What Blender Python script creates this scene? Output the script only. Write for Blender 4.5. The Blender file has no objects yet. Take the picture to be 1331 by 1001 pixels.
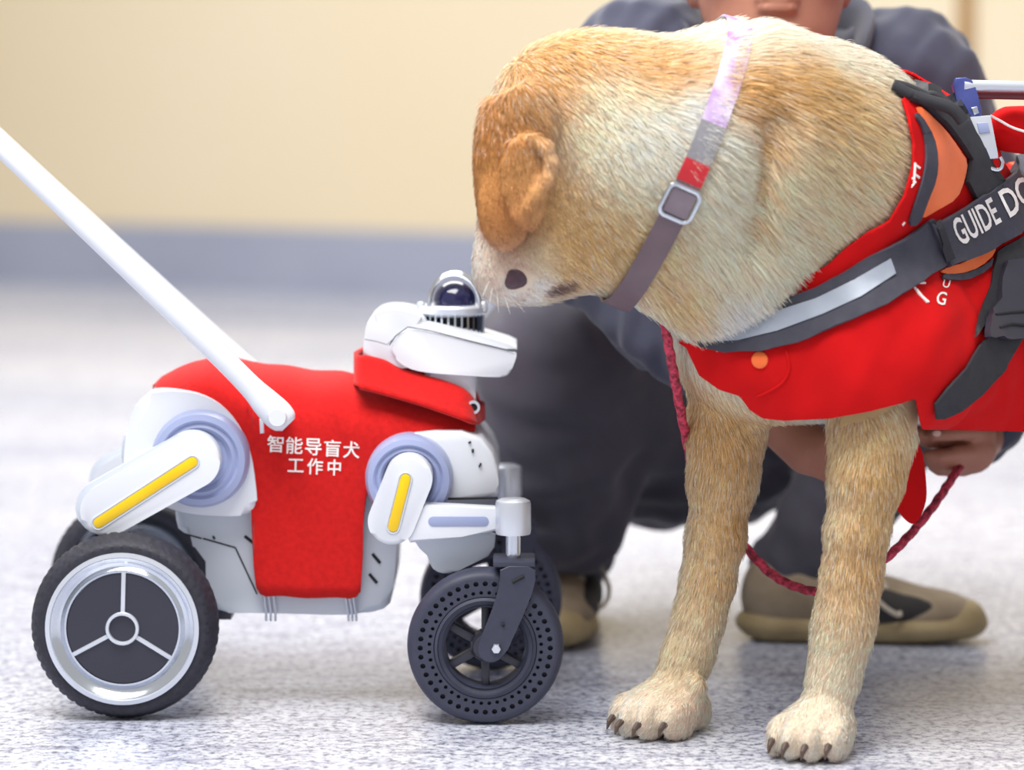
import bpy, bmesh, math, random
import numpy as np
from mathutils import Vector, Matrix
from mathutils.bvhtree import BVHTree

random.seed(7)
RNG = np.random.default_rng(7)
scene = bpy.context.scene
COL = scene.collection

# ------------------------------------------------------------------ camera
FPX = 3750.0                     # focal length in pixels of the 1331 x 1001 frame
CAM = Vector((0.0, -3.0, 0.64))
PITCH = math.radians(5.34)
cam_data = bpy.data.cameras.new('camera')
cam_data.sensor_width = 36.0
cam_data.lens = 36.0 * FPX / 1331.0
cam_data.clip_start = 0.05
cam_data.dof.use_dof = True
cam_data.dof.focus_distance = 2.97
cam_data.dof.aperture_fstop = 2.6
camera = bpy.data.objects.new('camera', cam_data)
camera.location = CAM
camera.rotation_euler = (math.pi / 2 - PITCH, 0, 0)
COL.objects.link(camera)
scene.camera = camera

# ------------------------------------------------------------------ light
world = bpy.data.worlds.new('world')
scene.world = world
world.use_nodes = True
world.node_tree.nodes['Background'].inputs[0].default_value = (1.0, 0.99, 0.985, 1)
world.node_tree.nodes['Background'].inputs[1].default_value = 0.58


def area_light(name, loc, aim, size, size_y, power, color=(1, 1, 1)):
    d = bpy.data.lights.new(name, 'AREA')
    d.shape = 'RECTANGLE'
    d.size, d.size_y = size, size_y
    d.energy = power
    d.color = color
    o = bpy.data.objects.new(name, d)
    o.location = loc
    o.rotation_euler = (Vector(aim) - Vector(loc)).to_track_quat('-Z', 'Y').to_euler()
    COL.objects.link(o)


area_light('ceiling_light_panel', (-0.5, -1.0, 3.0), (0.1, 0.05, 0.3), 2.4, 1.6, 150, (1, 0.985, 0.96))
area_light('ceiling_light_panel', (-0.5, 2.9, 3.1), (-0.5, 2.9, 0), 3.4, 2.2, 165, (1, 0.985, 0.96))
area_light('ceiling_light_panel', (-2.2, 5.2, 3.1), (-2.2, 6.2, 0.6), 3.0, 1.2, 55, (1, 0.96, 0.9))
scene.view_settings.view_transform = 'Standard'
scene.view_settings.look = 'None'
scene.view_settings.exposure = 0.0
scene.view_settings.gamma = 1.0
scene.view_settings.use_curve_mapping = False

# ------------------------------------------------------------------ helpers
CP, SP = math.cos(PITCH), math.sin(PITCH)


def at(px, py, Y):
    """world point on the vertical plane y = Y that the photograph shows at this pixel"""
    a = (px - 665.5) / FPX
    b = (500.5 - py) / FPX
    d = Vector((a, CP + b * SP, -SP + b * CP))
    return CAM + d * ((Y - CAM.y) / d.y)


def ray(px, py):
    a = (px - 665.5) / FPX
    b = (500.5 - py) / FPX
    return Vector((a, CP + b * SP, -SP + b * CP)).normalized()


def rp(r, Y):
    """a length in pixels at depth Y, in metres"""
    return r * (Y - CAM.y) / FPX


def project(P):
    """numpy (n,3) world points to pixels"""
    P = np.asarray(P, dtype=np.float64) - np.array(CAM)
    f = P[:, 1] * CP - P[:, 2] * SP
    u = P[:, 1] * SP + P[:, 2] * CP
    return np.stack([665.5 + FPX * P[:, 0] / f, 500.5 - FPX * u / f], 1)


def lin(c):
    out = []
    for v in c[:3]:
        v = v / 255.0
        out.append(v / 12.92 if v <= 0.04045 else ((v + 0.055) / 1.055) ** 2.4)
    return (out[0], out[1], out[2], 1.0)


MATS = {}


def mat(name, rgb, rough=0.5, metal=0.0, noise=None, bump=None, spec=0.5, coat=0.0, sheen=0.0):
    """noise = (scale, rgb2, sharp), bump = (scale, strength, distance)"""
    if name in MATS:
        return MATS[name]
    m = bpy.data.materials.new(name)
    m.use_nodes = True
    nt = m.node_tree
    b = nt.nodes['Principled BSDF']
    b.inputs['Base Color'].default_value = lin(rgb)
    b.inputs['Roughness'].default_value = rough
    b.inputs['Metallic'].default_value = metal
    b.inputs['Specular IOR Level'].default_value = spec
    b.inputs['Coat Weight'].default_value = coat
    if sheen:
        b.inputs['Sheen Weight'].default_value = sheen
    tc = nt.nodes.new('ShaderNodeTexCoord')
    if noise:
        n = nt.nodes.new('ShaderNodeTexNoise')
        n.inputs['Scale'].default_value = noise[0]
        n.inputs['Detail'].default_value = 4
        nt.links.new(tc.outputs['Object'], n.inputs['Vector'])
        r = nt.nodes.new('ShaderNodeValToRGB')
        s = noise[2] if len(noise) > 2 else 0.25
        r.color_ramp.elements[0].position = 0.5 - s
        r.color_ramp.elements[1].position = 0.5 + s
        r.color_ramp.elements[0].color = lin(rgb)
        r.color_ramp.elements[1].color = lin(noise[1])
        nt.links.new(n.outputs['Fac'], r.inputs[0])
        nt.links.new(r.outputs[0], b.inputs['Base Color'])
    if bump:
        n = nt.nodes.new('ShaderNodeTexNoise')
        n.inputs['Scale'].default_value = bump[0]
        n.inputs['Detail'].default_value = 5
        nt.links.new(tc.outputs['Object'], n.inputs['Vector'])
        bp = nt.nodes.new('ShaderNodeBump')
        bp.inputs['Strength'].default_value = bump[1]
        bp.inputs['Distance'].default_value = bump[2]
        nt.links.new(n.outputs['Fac'], bp.inputs['Height'])
        nt.links.new(bp.outputs[0], b.inputs['Normal'])
    MATS[name] = m
    return m


def tag(o, label=None, cat=None, group=None, kind=None):
    if label:
        o['label'] = label
    if cat:
        o['category'] = cat
    if group:
        o['group'] = group
    if kind:
        o['kind'] = kind
    return o


def empty(name, loc, label, cat):
    o = bpy.data.objects.new(name, None)
    o.location = loc
    o.empty_display_size = 0.05
    COL.objects.link(o)
    return tag(o, label, cat)


def put(name, me, material, parent=None, label=None, smooth=35):
    """links a mesh given in world coordinates, under its parent, without moving it"""
    if me.materials:
        pass
    elif material:
        me.materials.append(material)
    if smooth:
        me.polygons.foreach_set('use_smooth', [True] * len(me.polygons))
        if smooth < 180:
            me.set_sharp_from_angle(angle=math.radians(smooth))
    o = bpy.data.objects.new(name, me)
    COL.objects.link(o)
    if parent is not None:
        o.parent = parent
        p, off = parent, Vector((0, 0, 0))
        while p is not None:
            off += p.location
            p = p.parent
        o.location = -off
    if label:
        o['label'] = label
    return o


def finish(bm, name):
    bmesh.ops.recalc_face_normals(bm, faces=bm.faces)
    me = bpy.data.meshes.new(name)
    bm.to_mesh(me)
    bm.free()
    return me


def raw(name, verts, faces):
    me = bpy.data.meshes.new(name)
    me.from_pydata([tuple(v) for v in verts], [], [tuple(f) for f in faces])
    me.validate()
    me.update()
    return me


def chaikin(pts, n=2, closed=True):
    pts = [tuple(map(float, p)) for p in pts]
    for _ in range(n):
        out = []
        m = len(pts)
        rng = range(m) if closed else range(m - 1)
        if not closed:
            out.append(pts[0])
        for i in rng:
            p, q = pts[i], pts[(i + 1) % m]
            out.append(tuple(0.75 * a + 0.25 * b for a, b in zip(p, q)))
            out.append(tuple(0.25 * a + 0.75 * b for a, b in zip(p, q)))
        if not closed:
            out.append(pts[-1])
        pts = out
    return pts


def spline(pts, n=8):
    """Catmull-Rom through tuples of any length"""
    P = [np.array(p, dtype=float) for p in pts]
    P = [2 * P[0] - P[1]] + P + [2 * P[-1] - P[-2]]
    out = []
    for i in range(1, len(P) - 2):
        a, b, c, d = P[i - 1:i + 3]
        for k in range(n):
            t = k / n
            out.append(0.5 * (2 * b + (c - a) * t + (2 * a - 5 * b + 4 * c - d) * t * t + (3 * b - a - 3 * c + d) * t ** 3))
    out.append(P[-2])
    return out


def prism(pts, Y0, Y1, bevel=0.0, rounds=0, seg=2):
    """closed outline in pixels (read at depth Y0), pushed straight back to Y1"""
    if rounds:
        pts = chaikin(pts, rounds)
    bm = bmesh.new()
    f = [bm.verts.new(at(x, y, Y0)) for x, y in pts]
    k = [bm.verts.new(Vector((v.co.x, Y1, v.co.z))) for v in f]
    n = len(f)
    bm.faces.new(f)
    bm.faces.new(k[::-1])
    for i in range(n):
        bm.faces.new((f[i], k[i], k[(i + 1) % n], f[(i + 1) % n]))
    if bevel:
        es = [e for e in bm.edges if abs(e.verts[0].co.y - e.verts[1].co.y) < 1e-6]
        bmesh.ops.bevel(bm, geom=es, offset=bevel, segments=seg, affect='EDGES', profile=0.5, clamp_overlap=True)
    return finish(bm, 'prism')


def capsule_outline(x0, y0, r0, x1, y1, r1, n=14):
    a = math.atan2(y1 - y0, x1 - x0)
    L = math.hypot(x1 - x0, y1 - y0)
    t = math.acos(max(-1, min(1, (r0 - r1) / L)))
    out = []
    for i in range(n + 1):
        b = a + t + (2 * math.pi - 2 * t) * i / n
        out.append((x0 + r0 * math.cos(b), y0 + r0 * math.sin(b)))
    for i in range(n + 1):
        b = a - t + 2 * t * i / n
        out.append((x1 + r1 * math.cos(b), y1 + r1 * math.sin(b)))
    return out


def lathe(profile, center, axis='Y', n=48, close=False):
    """profile = [(radius, along)], turned about an axis through center"""
    bm = bmesh.new()
    rings = []
    for r, h in profile:
        ring = []
        if r < 1e-6:
            ring = [bm.verts.new(_ax(0, 0, h, center, axis))]
        else:
            for i in range(n):
                a = 2 * math.pi * i / n
                ring.append(bm.verts.new(_ax(r * math.cos(a), r * math.sin(a), h, center, axis)))
        rings.append(ring)
    pairs = list(zip(rings[:-1], rings[1:]))
    if close:
        pairs.append((rings[-1], rings[0]))
    for A, B in pairs:
        for i in range(n):
            j = (i + 1) % n
            if len(A) == 1 and len(B) == 1:
                break
            if len(A) == 1:
                bm.faces.new((A[0], B[i], B[j]))
            elif len(B) == 1:
                bm.faces.new((A[i], A[j], B[0]))
            else:
                bm.faces.new((A[i], A[j], B[j], B[i]))
    return finish(bm, 'lathe')


def _ax(u, v, h, c, axis):
    if axis == 'Y':
        return Vector((c[0] + u, c[1] + h, c[2] + v))
    if axis == 'Z':
        return Vector((c[0] + u, c[1] + v, c[2] + h))
    return Vector((c[0] + h, c[1] + u, c[2] + v))


def tube(points, radii, n=10, cap=True):
    pts = [Vector(p) for p in points]
    if not hasattr(radii, '__len__'):
        radii = [radii] * len(pts)
    bm = bmesh.new()
    up = Vector((0.0, -1.0, 0.2)).normalized()
    rings = []
    for i, p in enumerate(pts):
        t = (pts[min(i + 1, len(pts) - 1)] - pts[max(i - 1, 0)]).normalized()
        u = up - t * up.dot(t)
        if u.length < 1e-3:
            u = Vector((1, 0, 0)) - t * t.x
        u.normalize()
        w = t.cross(u)
        up = u
        r = radii[i]
        ru, rw = (r if hasattr(r, '__len__') else (r, r))
        rings.append([bm.verts.new(p + u * (ru * math.cos(2 * math.pi * k / n)) + w * (rw * math.sin(2 * math.pi * k / n))) for k in range(n)])
    for A, B in zip(rings[:-1], rings[1:]):
        for k in range(n):
            bm.faces.new((A[k], A[(k + 1) % n], B[(k + 1) % n], B[k]))
    if cap:
        bm.faces.new(rings[0])
        bm.faces.new(rings[-1])
    return finish(bm, 'tube')


def join(meshes):
    bm = bmesh.new()
    for m in meshes:
        bm.from_mesh(m)
        bpy.data.meshes.remove(m)
    me = bpy.data.meshes.new('joined')
    bm.to_mesh(me)
    bm.free()
    return me


def box(cx, cy, cz, sx, sy, sz, rot=None, bevel=0.0):
    bm = bmesh.new()
    bmesh.ops.create_cube(bm, size=1)
    bmesh.ops.scale(bm, vec=(sx, sy, sz), verts=bm.verts)
    if bevel:
        bmesh.ops.bevel(bm, geom=list(bm.edges), offset=bevel, segments=2, affect='EDGES', profile=0.5)
    if rot is not None:
        bmesh.ops.rotate(bm, matrix=rot, verts=bm.verts)
    bmesh.ops.translate(bm, vec=(cx, cy, cz), verts=bm.verts)
    return finish(bm, 'box')


# ---- smooth bodies: a distance field of blended shapes, turned into a surface
class Field:
    def __init__(self, lo, hi, h):
        self.lo = np.array(lo, dtype=np.float64)
        self.h = h
        self.n = np.ceil((np.array(hi) - self.lo) / h).astype(int) + 1
        self.d = np.full(self.n, 0.2, dtype=np.float32)

    def _sub(self, lo, hi):
        a = np.maximum(np.floor((np.array(lo) - self.lo) / self.h).astype(int), 0)
        b = np.minimum(np.ceil((np.array(hi) - self.lo) / self.h).astype(int) + 1, self.n)
        if (b <= a).any():
            return None
        ax = [self.lo[i] + self.h * np.arange(a[i], b[i]) for i in range(3)]
        X, Yy, Z = np.meshgrid(*ax, indexing='ij')
        return tuple(slice(a[i], b[i]) for i in range(3)), X, Yy, Z

    def _mix(self, sl, d, k, cut=False):
        o = self.d[sl]
        d = d.astype(np.float32)
        if cut:
            d = -d
            h = np.maximum(k - np.abs(o - d), 0) / k
            self.d[sl] = np.maximum(o, d) + h * h * k * 0.25
        else:
            h = np.maximum(k - np.abs(o - d), 0) / k
            self.d[sl] = np.minimum(o, d) - h * h * k * 0.25

    def cone(self, a, b, r1, r2, k=0.02, cut=False):
        a, b = np.array(a), np.array(b)
        m = max(r1, r2) + k + 0.03
        s = self._sub(np.minimum(a, b) - m, np.maximum(a, b) + m)
        if s is None:
            return
        sl, X, Yy, Z = s
        ba = b - a
        L = float(ba @ ba) + 1e-12
        t = np.clip(((X - a[0]) * ba[0] + (Yy - a[1]) * ba[1] + (Z - a[2]) * ba[2]) / L, 0, 1)
        d = np.sqrt((X - a[0] - t * ba[0]) ** 2 + (Yy - a[1] - t * ba[1]) ** 2 + (Z - a[2] - t * ba[2]) ** 2) - (r1 + t * (r2 - r1))
        self._mix(sl, d, k, cut)

    def ell(self, c, r, rot=None, k=0.02, cut=False):
        c, r = np.array(c), np.array(r, dtype=float)
        m = r.max() + k + 0.03
        s = self._sub(c - m, c + m)
        if s is None:
            return
        sl, X, Yy, Z = s
        P = [X - c[0], Yy - c[1], Z - c[2]]
        if rot is not None:
            R = np.array(rot.to_3x3())
            P = [R[0, i] * P[0] + R[1, i] * P[1] + R[2, i] * P[2] for i in range(3)]
        k0 = np.sqrt(sum((P[i] / r[i]) ** 2 for i in range(3)))
        k1 = np.sqrt(sum((P[i] / r[i] ** 2) ** 2 for i in range(3))) + 1e-9
        d = k0 * (k0 - 1.0) / k1
        self._mix(sl, d, k, cut)

    def path(self, pts, k=0.02):
        """chain of (point, radius)"""
        for (a, ra), (b, rb) in zip(pts[:-1], pts[1:]):
            self.cone(a, b, ra, rb, k)

    def wrinkle(self, amp, scale, stretch=(1, 1, 1), seed=0):
        g = np.random.default_rng(seed)
        ax = [self.lo[i] + self.h * np.arange(self.n[i]) for i in range(3)]
        X, Yy, Z = [v.astype(np.float32) for v in np.meshgrid(*ax, indexing='ij')]
        acc = np.zeros(self.n, dtype=np.float32)
        for _ in range(5):
            v = g.normal(size=3) * np.array(stretch) * scale
            acc += np.sin(v[0] * X + v[1] * Yy + v[2] * Z + g.uniform(0, 6.28) + 1.3 * np.sin(v[1] * X + v[2] * Yy + v[0] * Z))
        self.d += acc * (amp / 2.5)

    def mesh(self, iso=0.0):
        D = self.d - iso
        s = D < 0
        nx, ny, nz = D.shape
        c = np.zeros((nx - 1, ny - 1, nz - 1), dtype=np.int8)
        for i in (0, 1):
            for j in (0, 1):
                for k in (0, 1):
                    c += s[i:nx - 1 + i, j:ny - 1 + j, k:nz - 1 + k]
        I, J, K = np.nonzero((c > 0) & (c < 8))
        idx = np.full(c.shape, -1, dtype=np.int32)
        idx[I, J, K] = np.arange(len(I))
        acc = np.zeros((len(I), 3))
        cnt = np.zeros(len(I))
        cor = [(i, j, k) for i in (0, 1) for j in (0, 1) for k in (0, 1)]
        for p in cor:
            for ax in range(3):
                if p[ax]:
                    continue
                q = list(p)
                q[ax] = 1
                v0 = D[I + p[0], J + p[1], K + p[2]]
                v1 = D[I + q[0], J + q[1], K + q[2]]
                m = (v0 < 0) != (v1 < 0)
                t = v0 / np.where(m, v0 - v1, 1)
                e = np.tile(np.array(p, dtype=float), (len(I), 1))
                e[:, ax] = t
                acc[m] += e[m]
                cnt[m] += 1
        V = (np.stack([I, J, K], 1) + acc / cnt[:, None]) * self.h + self.lo
        F = []
        for ax in range(3):
            sl0 = [slice(1, -1)] * 3
            sl1 = [slice(1, -1)] * 3
            sl0[ax] = slice(0, -1)
            sl1[ax] = slice(1, None)
            a, b = s[tuple(sl0)], s[tuple(sl1)]
            E = np.argwhere(a != b)
            if not len(E):
                continue
            inside = a[tuple(E.T)]
            base = E.copy()
            o1, o2 = [x for x in range(3) if x != ax]
            base[:, o1] += 1
            base[:, o2] += 1
            q = []
            for d1, d2 in ((0, 0), (-1, 0), (-1, -1), (0, -1)):
                w = base.copy()
                w[:, o1] += d1
                w[:, o2] += d2
                q.append(idx[tuple(w.T)])
            q = np.stack(q, 1)
            flip = inside if ax != 1 else ~inside
            q[~flip] = q[~flip][:, ::-1]
            F.append(q)
        F = np.concatenate(F)
        F = F[(F >= 0).all(1)]
        return V, F


def np_mesh(name, V, F):
    me = bpy.data.meshes.new(name)
    me.vertices.add(len(V))
    me.vertices.foreach_set('co', np.ascontiguousarray(V, dtype=np.float32).ravel())
    k = F.shape[1]
    me.loops.add(F.size)
    me.loops.foreach_set('vertex_index', np.ascontiguousarray(F, dtype=np.int32).ravel())
    me.polygons.add(len(F))
    me.polygons.foreach_set('loop_start', np.arange(0, F.size, k, dtype=np.int32))
    me.update(calc_edges=True)
    me.validate()
    return me


def smooth_np(V, F, it=2, lam=0.5):
    a = np.concatenate([F, np.roll(F, -1, axis=1)], 1)
    src = F.ravel()
    dst = np.roll(F, -1, axis=1).ravel()
    for _ in range(it):
        S = np.zeros_like(V)
        C = np.zeros(len(V))
        np.add.at(S, src, V[dst])
        np.add.at(S, dst, V[src])
        np.add.at(C, src, 1)
        np.add.at(C, dst, 1)
        m = C > 0
        V[m] += lam * (S[m] / C[m][:, None] - V[m])
    return V


def normals_np(V, F):
    n = np.cross(V[F[:, 2]] - V[F[:, 0]], V[F[:, 3]] - V[F[:, 1]])
    N = np.zeros_like(V)
    for i in range(4):
        np.add.at(N, F[:, i], n)
    return N / (np.linalg.norm(N, axis=1)[:, None] + 1e-12)


def compact(V, F):
    u, inv = np.unique(F.ravel(), return_inverse=True)
    return V[u], inv.reshape(F.shape)


def inside_poly(P, poly):
    x, y = P[:, 0], P[:, 1]
    res = np.zeros(len(P), dtype=bool)
    n = len(poly)
    for i in range(n):
        x0, y0 = poly[i]
        x1, y1 = poly[(i + 1) % n]
        m = ((y0 > y) != (y1 > y))
        xi = (x1 - x0) * (y - y0) / ((y1 - y0) if y1 != y0 else 1e-9) + x0
        res ^= m & (x < xi)
    return res


def poly_dist(P, poly):
    """signed pixel distance to a closed outline, positive inside"""
    best = np.full(len(P), 1e9)
    for (x0, y0), (x1, y1) in zip(poly, poly[1:] + poly[:1]):
        dx, dy = x1 - x0, y1 - y0
        L = dx * dx + dy * dy + 1e-9
        t = np.clip(((P[:, 0] - x0) * dx + (P[:, 1] - y0) * dy) / L, 0, 1)
        best = np.minimum(best, np.hypot(P[:, 0] - x0 - t * dx, P[:, 1] - y0 - t * dy))
    return np.where(inside_poly(P, poly), best, -best)


def clip_mesh(V, F, s):
    """triangles of the surface where s > 0, cut cleanly along s = 0"""
    T = np.concatenate([F[:, [0, 1, 2]], F[:, [0, 2, 3]]])
    pos = s[T] > 0
    n = pos.sum(1)
    out = [tuple(t) for t in T[n == 3]]
    V = [tuple(v) for v in V]
    cache = {}

    def cut(i, j):
        k = (min(i, j), max(i, j))
        if k not in cache:
            t = s[i] / (s[i] - s[j])
            cache[k] = len(V)
            V.append(tuple(np.array(V[i]) + t * (np.array(V[j]) - np.array(V[i]))))
        return cache[k]
    for t, p in zip(T[(n == 1) | (n == 2)], pos[(n == 1) | (n == 2)]):
        if p.sum() == 1:
            k = int(np.argmax(p))
            a, b, c = t[k], t[(k + 1) % 3], t[(k + 2) % 3]
            out.append((a, cut(a, b), cut(a, c)))
        else:
            k = int(np.argmin(p))
            a, b, c = t[k], t[(k + 1) % 3], t[(k + 2) % 3]
            ab, ac = cut(a, b), cut(a, c)
            out.append((ab, b, c))
            out.append((ab, c, ac))
    return compact(np.array(V), np.array(out))


def bvh(V, F):
    return BVHTree.FromPolygons([tuple(v) for v in V], [tuple(f) for f in F])


def hit(tree, px, py, off=0.0):
    """where the line of sight through a pixel meets a surface: point lifted off it, normal"""
    d = ray(px, py)
    loc, nor, i, dist = tree.ray_cast(CAM, d)
    if loc is None:
        return None
    if nor.dot(d) > 0:
        nor = -nor
    return loc + nor * off, nor


def flow_mesh(name, polygon_px, tree, off, thick, step=6, relax=3):
    """a flat outline in pixels laid on a surface as a thin sheet"""
    xs = [p[0] for p in polygon_px]
    ys = [p[1] for p in polygon_px]
    bm = bmesh.new()
    vs = [bm.verts.new((x, y, 0)) for x, y in polygon_px]
    f = bm.faces.new(vs)
    x = math.floor(min(xs) / step) * step
    while x < max(xs):
        bmesh.ops.bisect_plane(bm, geom=list(bm.verts) + list(bm.edges) + list(bm.faces), plane_co=(x, 0, 0), plane_no=(1, 0, 0))
        x += step
    y = math.floor(min(ys) / step) * step
    while y < max(ys):
        bmesh.ops.bisect_plane(bm, geom=list(bm.verts) + list(bm.edges) + list(bm.faces), plane_co=(0, y, 0), plane_no=(0, 1, 0))
        y += step
    bm.verts.ensure_lookup_table()
    dead = []
    dist = {}
    rays = {}
    for v in bm.verts:
        d = ray(v.co.x, v.co.y)
        loc = tree.ray_cast(CAM, d)[0]
        if loc is None:
            dead.append(v)
            continue
        dist[v] = (loc - CAM).length
        rays[v] = d
    # even out steps of the surface below, so that stiff webbing bridges them
    for _ in range(relax):
        new = {}
        for v, d in dist.items():
            nb = [dist[e.other_vert(v)] for e in v.link_edges if e.other_vert(v) in dist]
            new[v] = min(d, 0.4 * d + 0.6 * sum(nb) / len(nb)) if nb else d
        dist = new
    for v, d in dist.items():
        p = CAM + rays[v] * d
        n = tree.find_nearest(p)[1]
        if n.dot(rays[v]) > 0:
            n = -n
        v.co = p + n * off
    if dead:
        bmesh.ops.delete(bm, geom=dead, context='VERTS')
    # keep one connected sheet only
    left, best = set(bm.faces), []
    while left:
        st = [left.pop()]
        isl = []
        while st:
            fc = st.pop()
            isl.append(fc)
            for e in fc.edges:
                for g in e.link_faces:
                    if g in left:
                        left.discard(g)
                        st.append(g)
        if len(isl) > len(best):
            best = isl
    best = set(best)
    bmesh.ops.delete(bm, geom=[fc for fc in bm.faces if fc not in best], context='FACES')
    if thick and bm.faces:
        faces = list(bm.faces)
        bmesh.ops.recalc_face_normals(bm, faces=faces)
        r = bmesh.ops.extrude_face_region(bm, geom=faces)
        for v in [g for g in r['geom'] if isinstance(g, bmesh.types.BMVert)]:
            pass
        moved = [g for g in r['geom'] if isinstance(g, bmesh.types.BMVert)]
        bm.normal_update()
        for v in moved:
            rr = tree.find_nearest(v.co)
            n = rr[1]
            if n.dot(v.co - CAM) > 0:
                n = -n
            v.co += n * thick
    return finish(bm, name)


def text_mesh(body, size=1.0, bold=0.0, cn=False):
    c = bpy.data.curves.new('lettering', 'FONT')
    c.body = body
    c.align_x = 'CENTER'
    c.align_y = 'CENTER'
    c.size = size
    c.offset = bold
    c.resolution_u = 3
    o = bpy.data.objects.new('lettering', c)
    COL.objects.link(o)
    dg = bpy.context.evaluated_depsgraph_get()
    dg.update()
    me = bpy.data.meshes.new_from_object(o.evaluated_get(dg))
    bpy.data.objects.remove(o)
    bpy.data.curves.remove(c)
    me.materials.clear()
    return me


def lay_text(body, tree, cx, cy, w, h, angle, off, thick=0.0006, bold=0.0, shear=0.0, split=3.0):
    """lettering laid on a surface; w x h in pixels, turned by angle (degrees, clockwise down)"""
    me = text_mesh(body, 1.0, bold)
    bm = bmesh.new()
    bm.from_mesh(me)
    bpy.data.meshes.remove(me)
    xs = [v.co.x for v in bm.verts]
    ys = [v.co.y for v in bm.verts]
    x0, x1, y0, y1 = min(xs), max(xs), min(ys), max(ys)
    ca, sa = math.cos(math.radians(angle)), math.sin(math.radians(angle))
    for v in bm.verts:
        u = ((v.co.x - x0) / (x1 - x0) - 0.5) * w
        t = -((v.co.y - y0) / (y1 - y0) - 0.5) * h
        u += shear * t
        v.co = Vector((cx + u * ca - t * sa, cy + u * sa + t * ca, 0))
    for ax, lo, hi in ((0, cx - w, cx + w), (1, cy - w, cy + w)):
        p = lo
        while p < hi:
            co = [0, 0, 0]
            no = [0, 0, 0]
            co[ax], no[ax] = p, 1
            bmesh.ops.bisect_plane(bm, geom=list(bm.verts) + list(bm.edges) + list(bm.faces), plane_co=co, plane_no=no)
            p += split
    dead = []
    for v in bm.verts:
        r = hit(tree, v.co.x, v.co.y, off)
        if r is None:
            dead.append(v)
        else:
            v.co = r[0]
    if dead:
        bmesh.ops.delete(bm, geom=dead, context='VERTS')
    return finish(bm, 'lettering')

# ------------------------------------------------------------------ setting
def floor_material():
    m = bpy.data.materials.new('flecked_stone_floor')
    m.use_nodes = True
    nt = m.node_tree
    b = nt.nodes['Principled BSDF']
    tc = nt.nodes.new('ShaderNodeTexCoord')

    def noise(scale, detail, rough, stretch=(1, 1, 1)):
        mp = nt.nodes.new('ShaderNodeMapping')
        mp.inputs['Scale'].default_value = stretch
        n = nt.nodes.new('ShaderNodeTexNoise')
        n.inputs['Scale'].default_value = scale
        n.inputs['Detail'].default_value = detail
        n.inputs['Roughness'].default_value = rough
        nt.links.new(tc.outputs['Object'], mp.inputs[0])
        nt.links.new(mp.outputs[0], n.inputs['Vector'])
        return n.outputs['Fac']

    def ramp(src, stops):
        r = nt.nodes.new('ShaderNodeValToRGB')
        e = r.color_ramp.elements
        e[0].position, e[0].color = stops[0][0], stops[0][1]
        e[1].position, e[1].color = stops[-1][0], stops[-1][1]
        for p, c in stops[1:-1]:
            k = e.new(p)
            k.color = c
        nt.links.new(src, r.inputs[0])
        return r.outputs[0]

    def mul(a, bsock, f=1.0):
        x = nt.nodes.new('ShaderNodeMix')
        x.data_type = 'RGBA'
        x.blend_type = 'MULTIPLY'
        x.inputs['Factor'].default_value = f
        nt.links.new(a, x.inputs['A'])
        nt.links.new(bsock, x.inputs['B'])
        return x.outputs['Result']
    W = lambda v: lin((v, v, v))
    base = ramp(noise(0.9, 3, 0.5, (0.45, 1, 1)), [(0.36, lin((196, 202, 220))), (0.62, lin((230, 232, 240)))])
    fleck = ramp(noise(105.0, 3, 0.72), [(0.36, lin((70, 71, 92))), (0.47, lin((208, 210, 222))), (0.56, W(255))])
    vein = ramp(noise(26.0, 6, 0.75, (0.5, 1.2, 1)), [(0.36, lin((160, 160, 182))), (0.5, W(248)), (0.7, W(255))])
    c = mul(mul(base, fleck, 0.8), vein, 0.75)
    nt.links.new(c, b.inputs['Base Color'])
    b.inputs['Roughness'].default_value = 0.27
    b.inputs['Specular IOR Level'].default_value = 0.75
    bp = nt.nodes.new('ShaderNodeBump')
    bp.inputs['Strength'].default_value = 0.22
    bp.inputs['Distance'].default_value = 0.002
    nt.links.new(noise(150.0, 3, 0.6), bp.inputs['Height'])
    nt.links.new(bp.outputs[0], b.inputs['Normal'])
    return m


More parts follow.
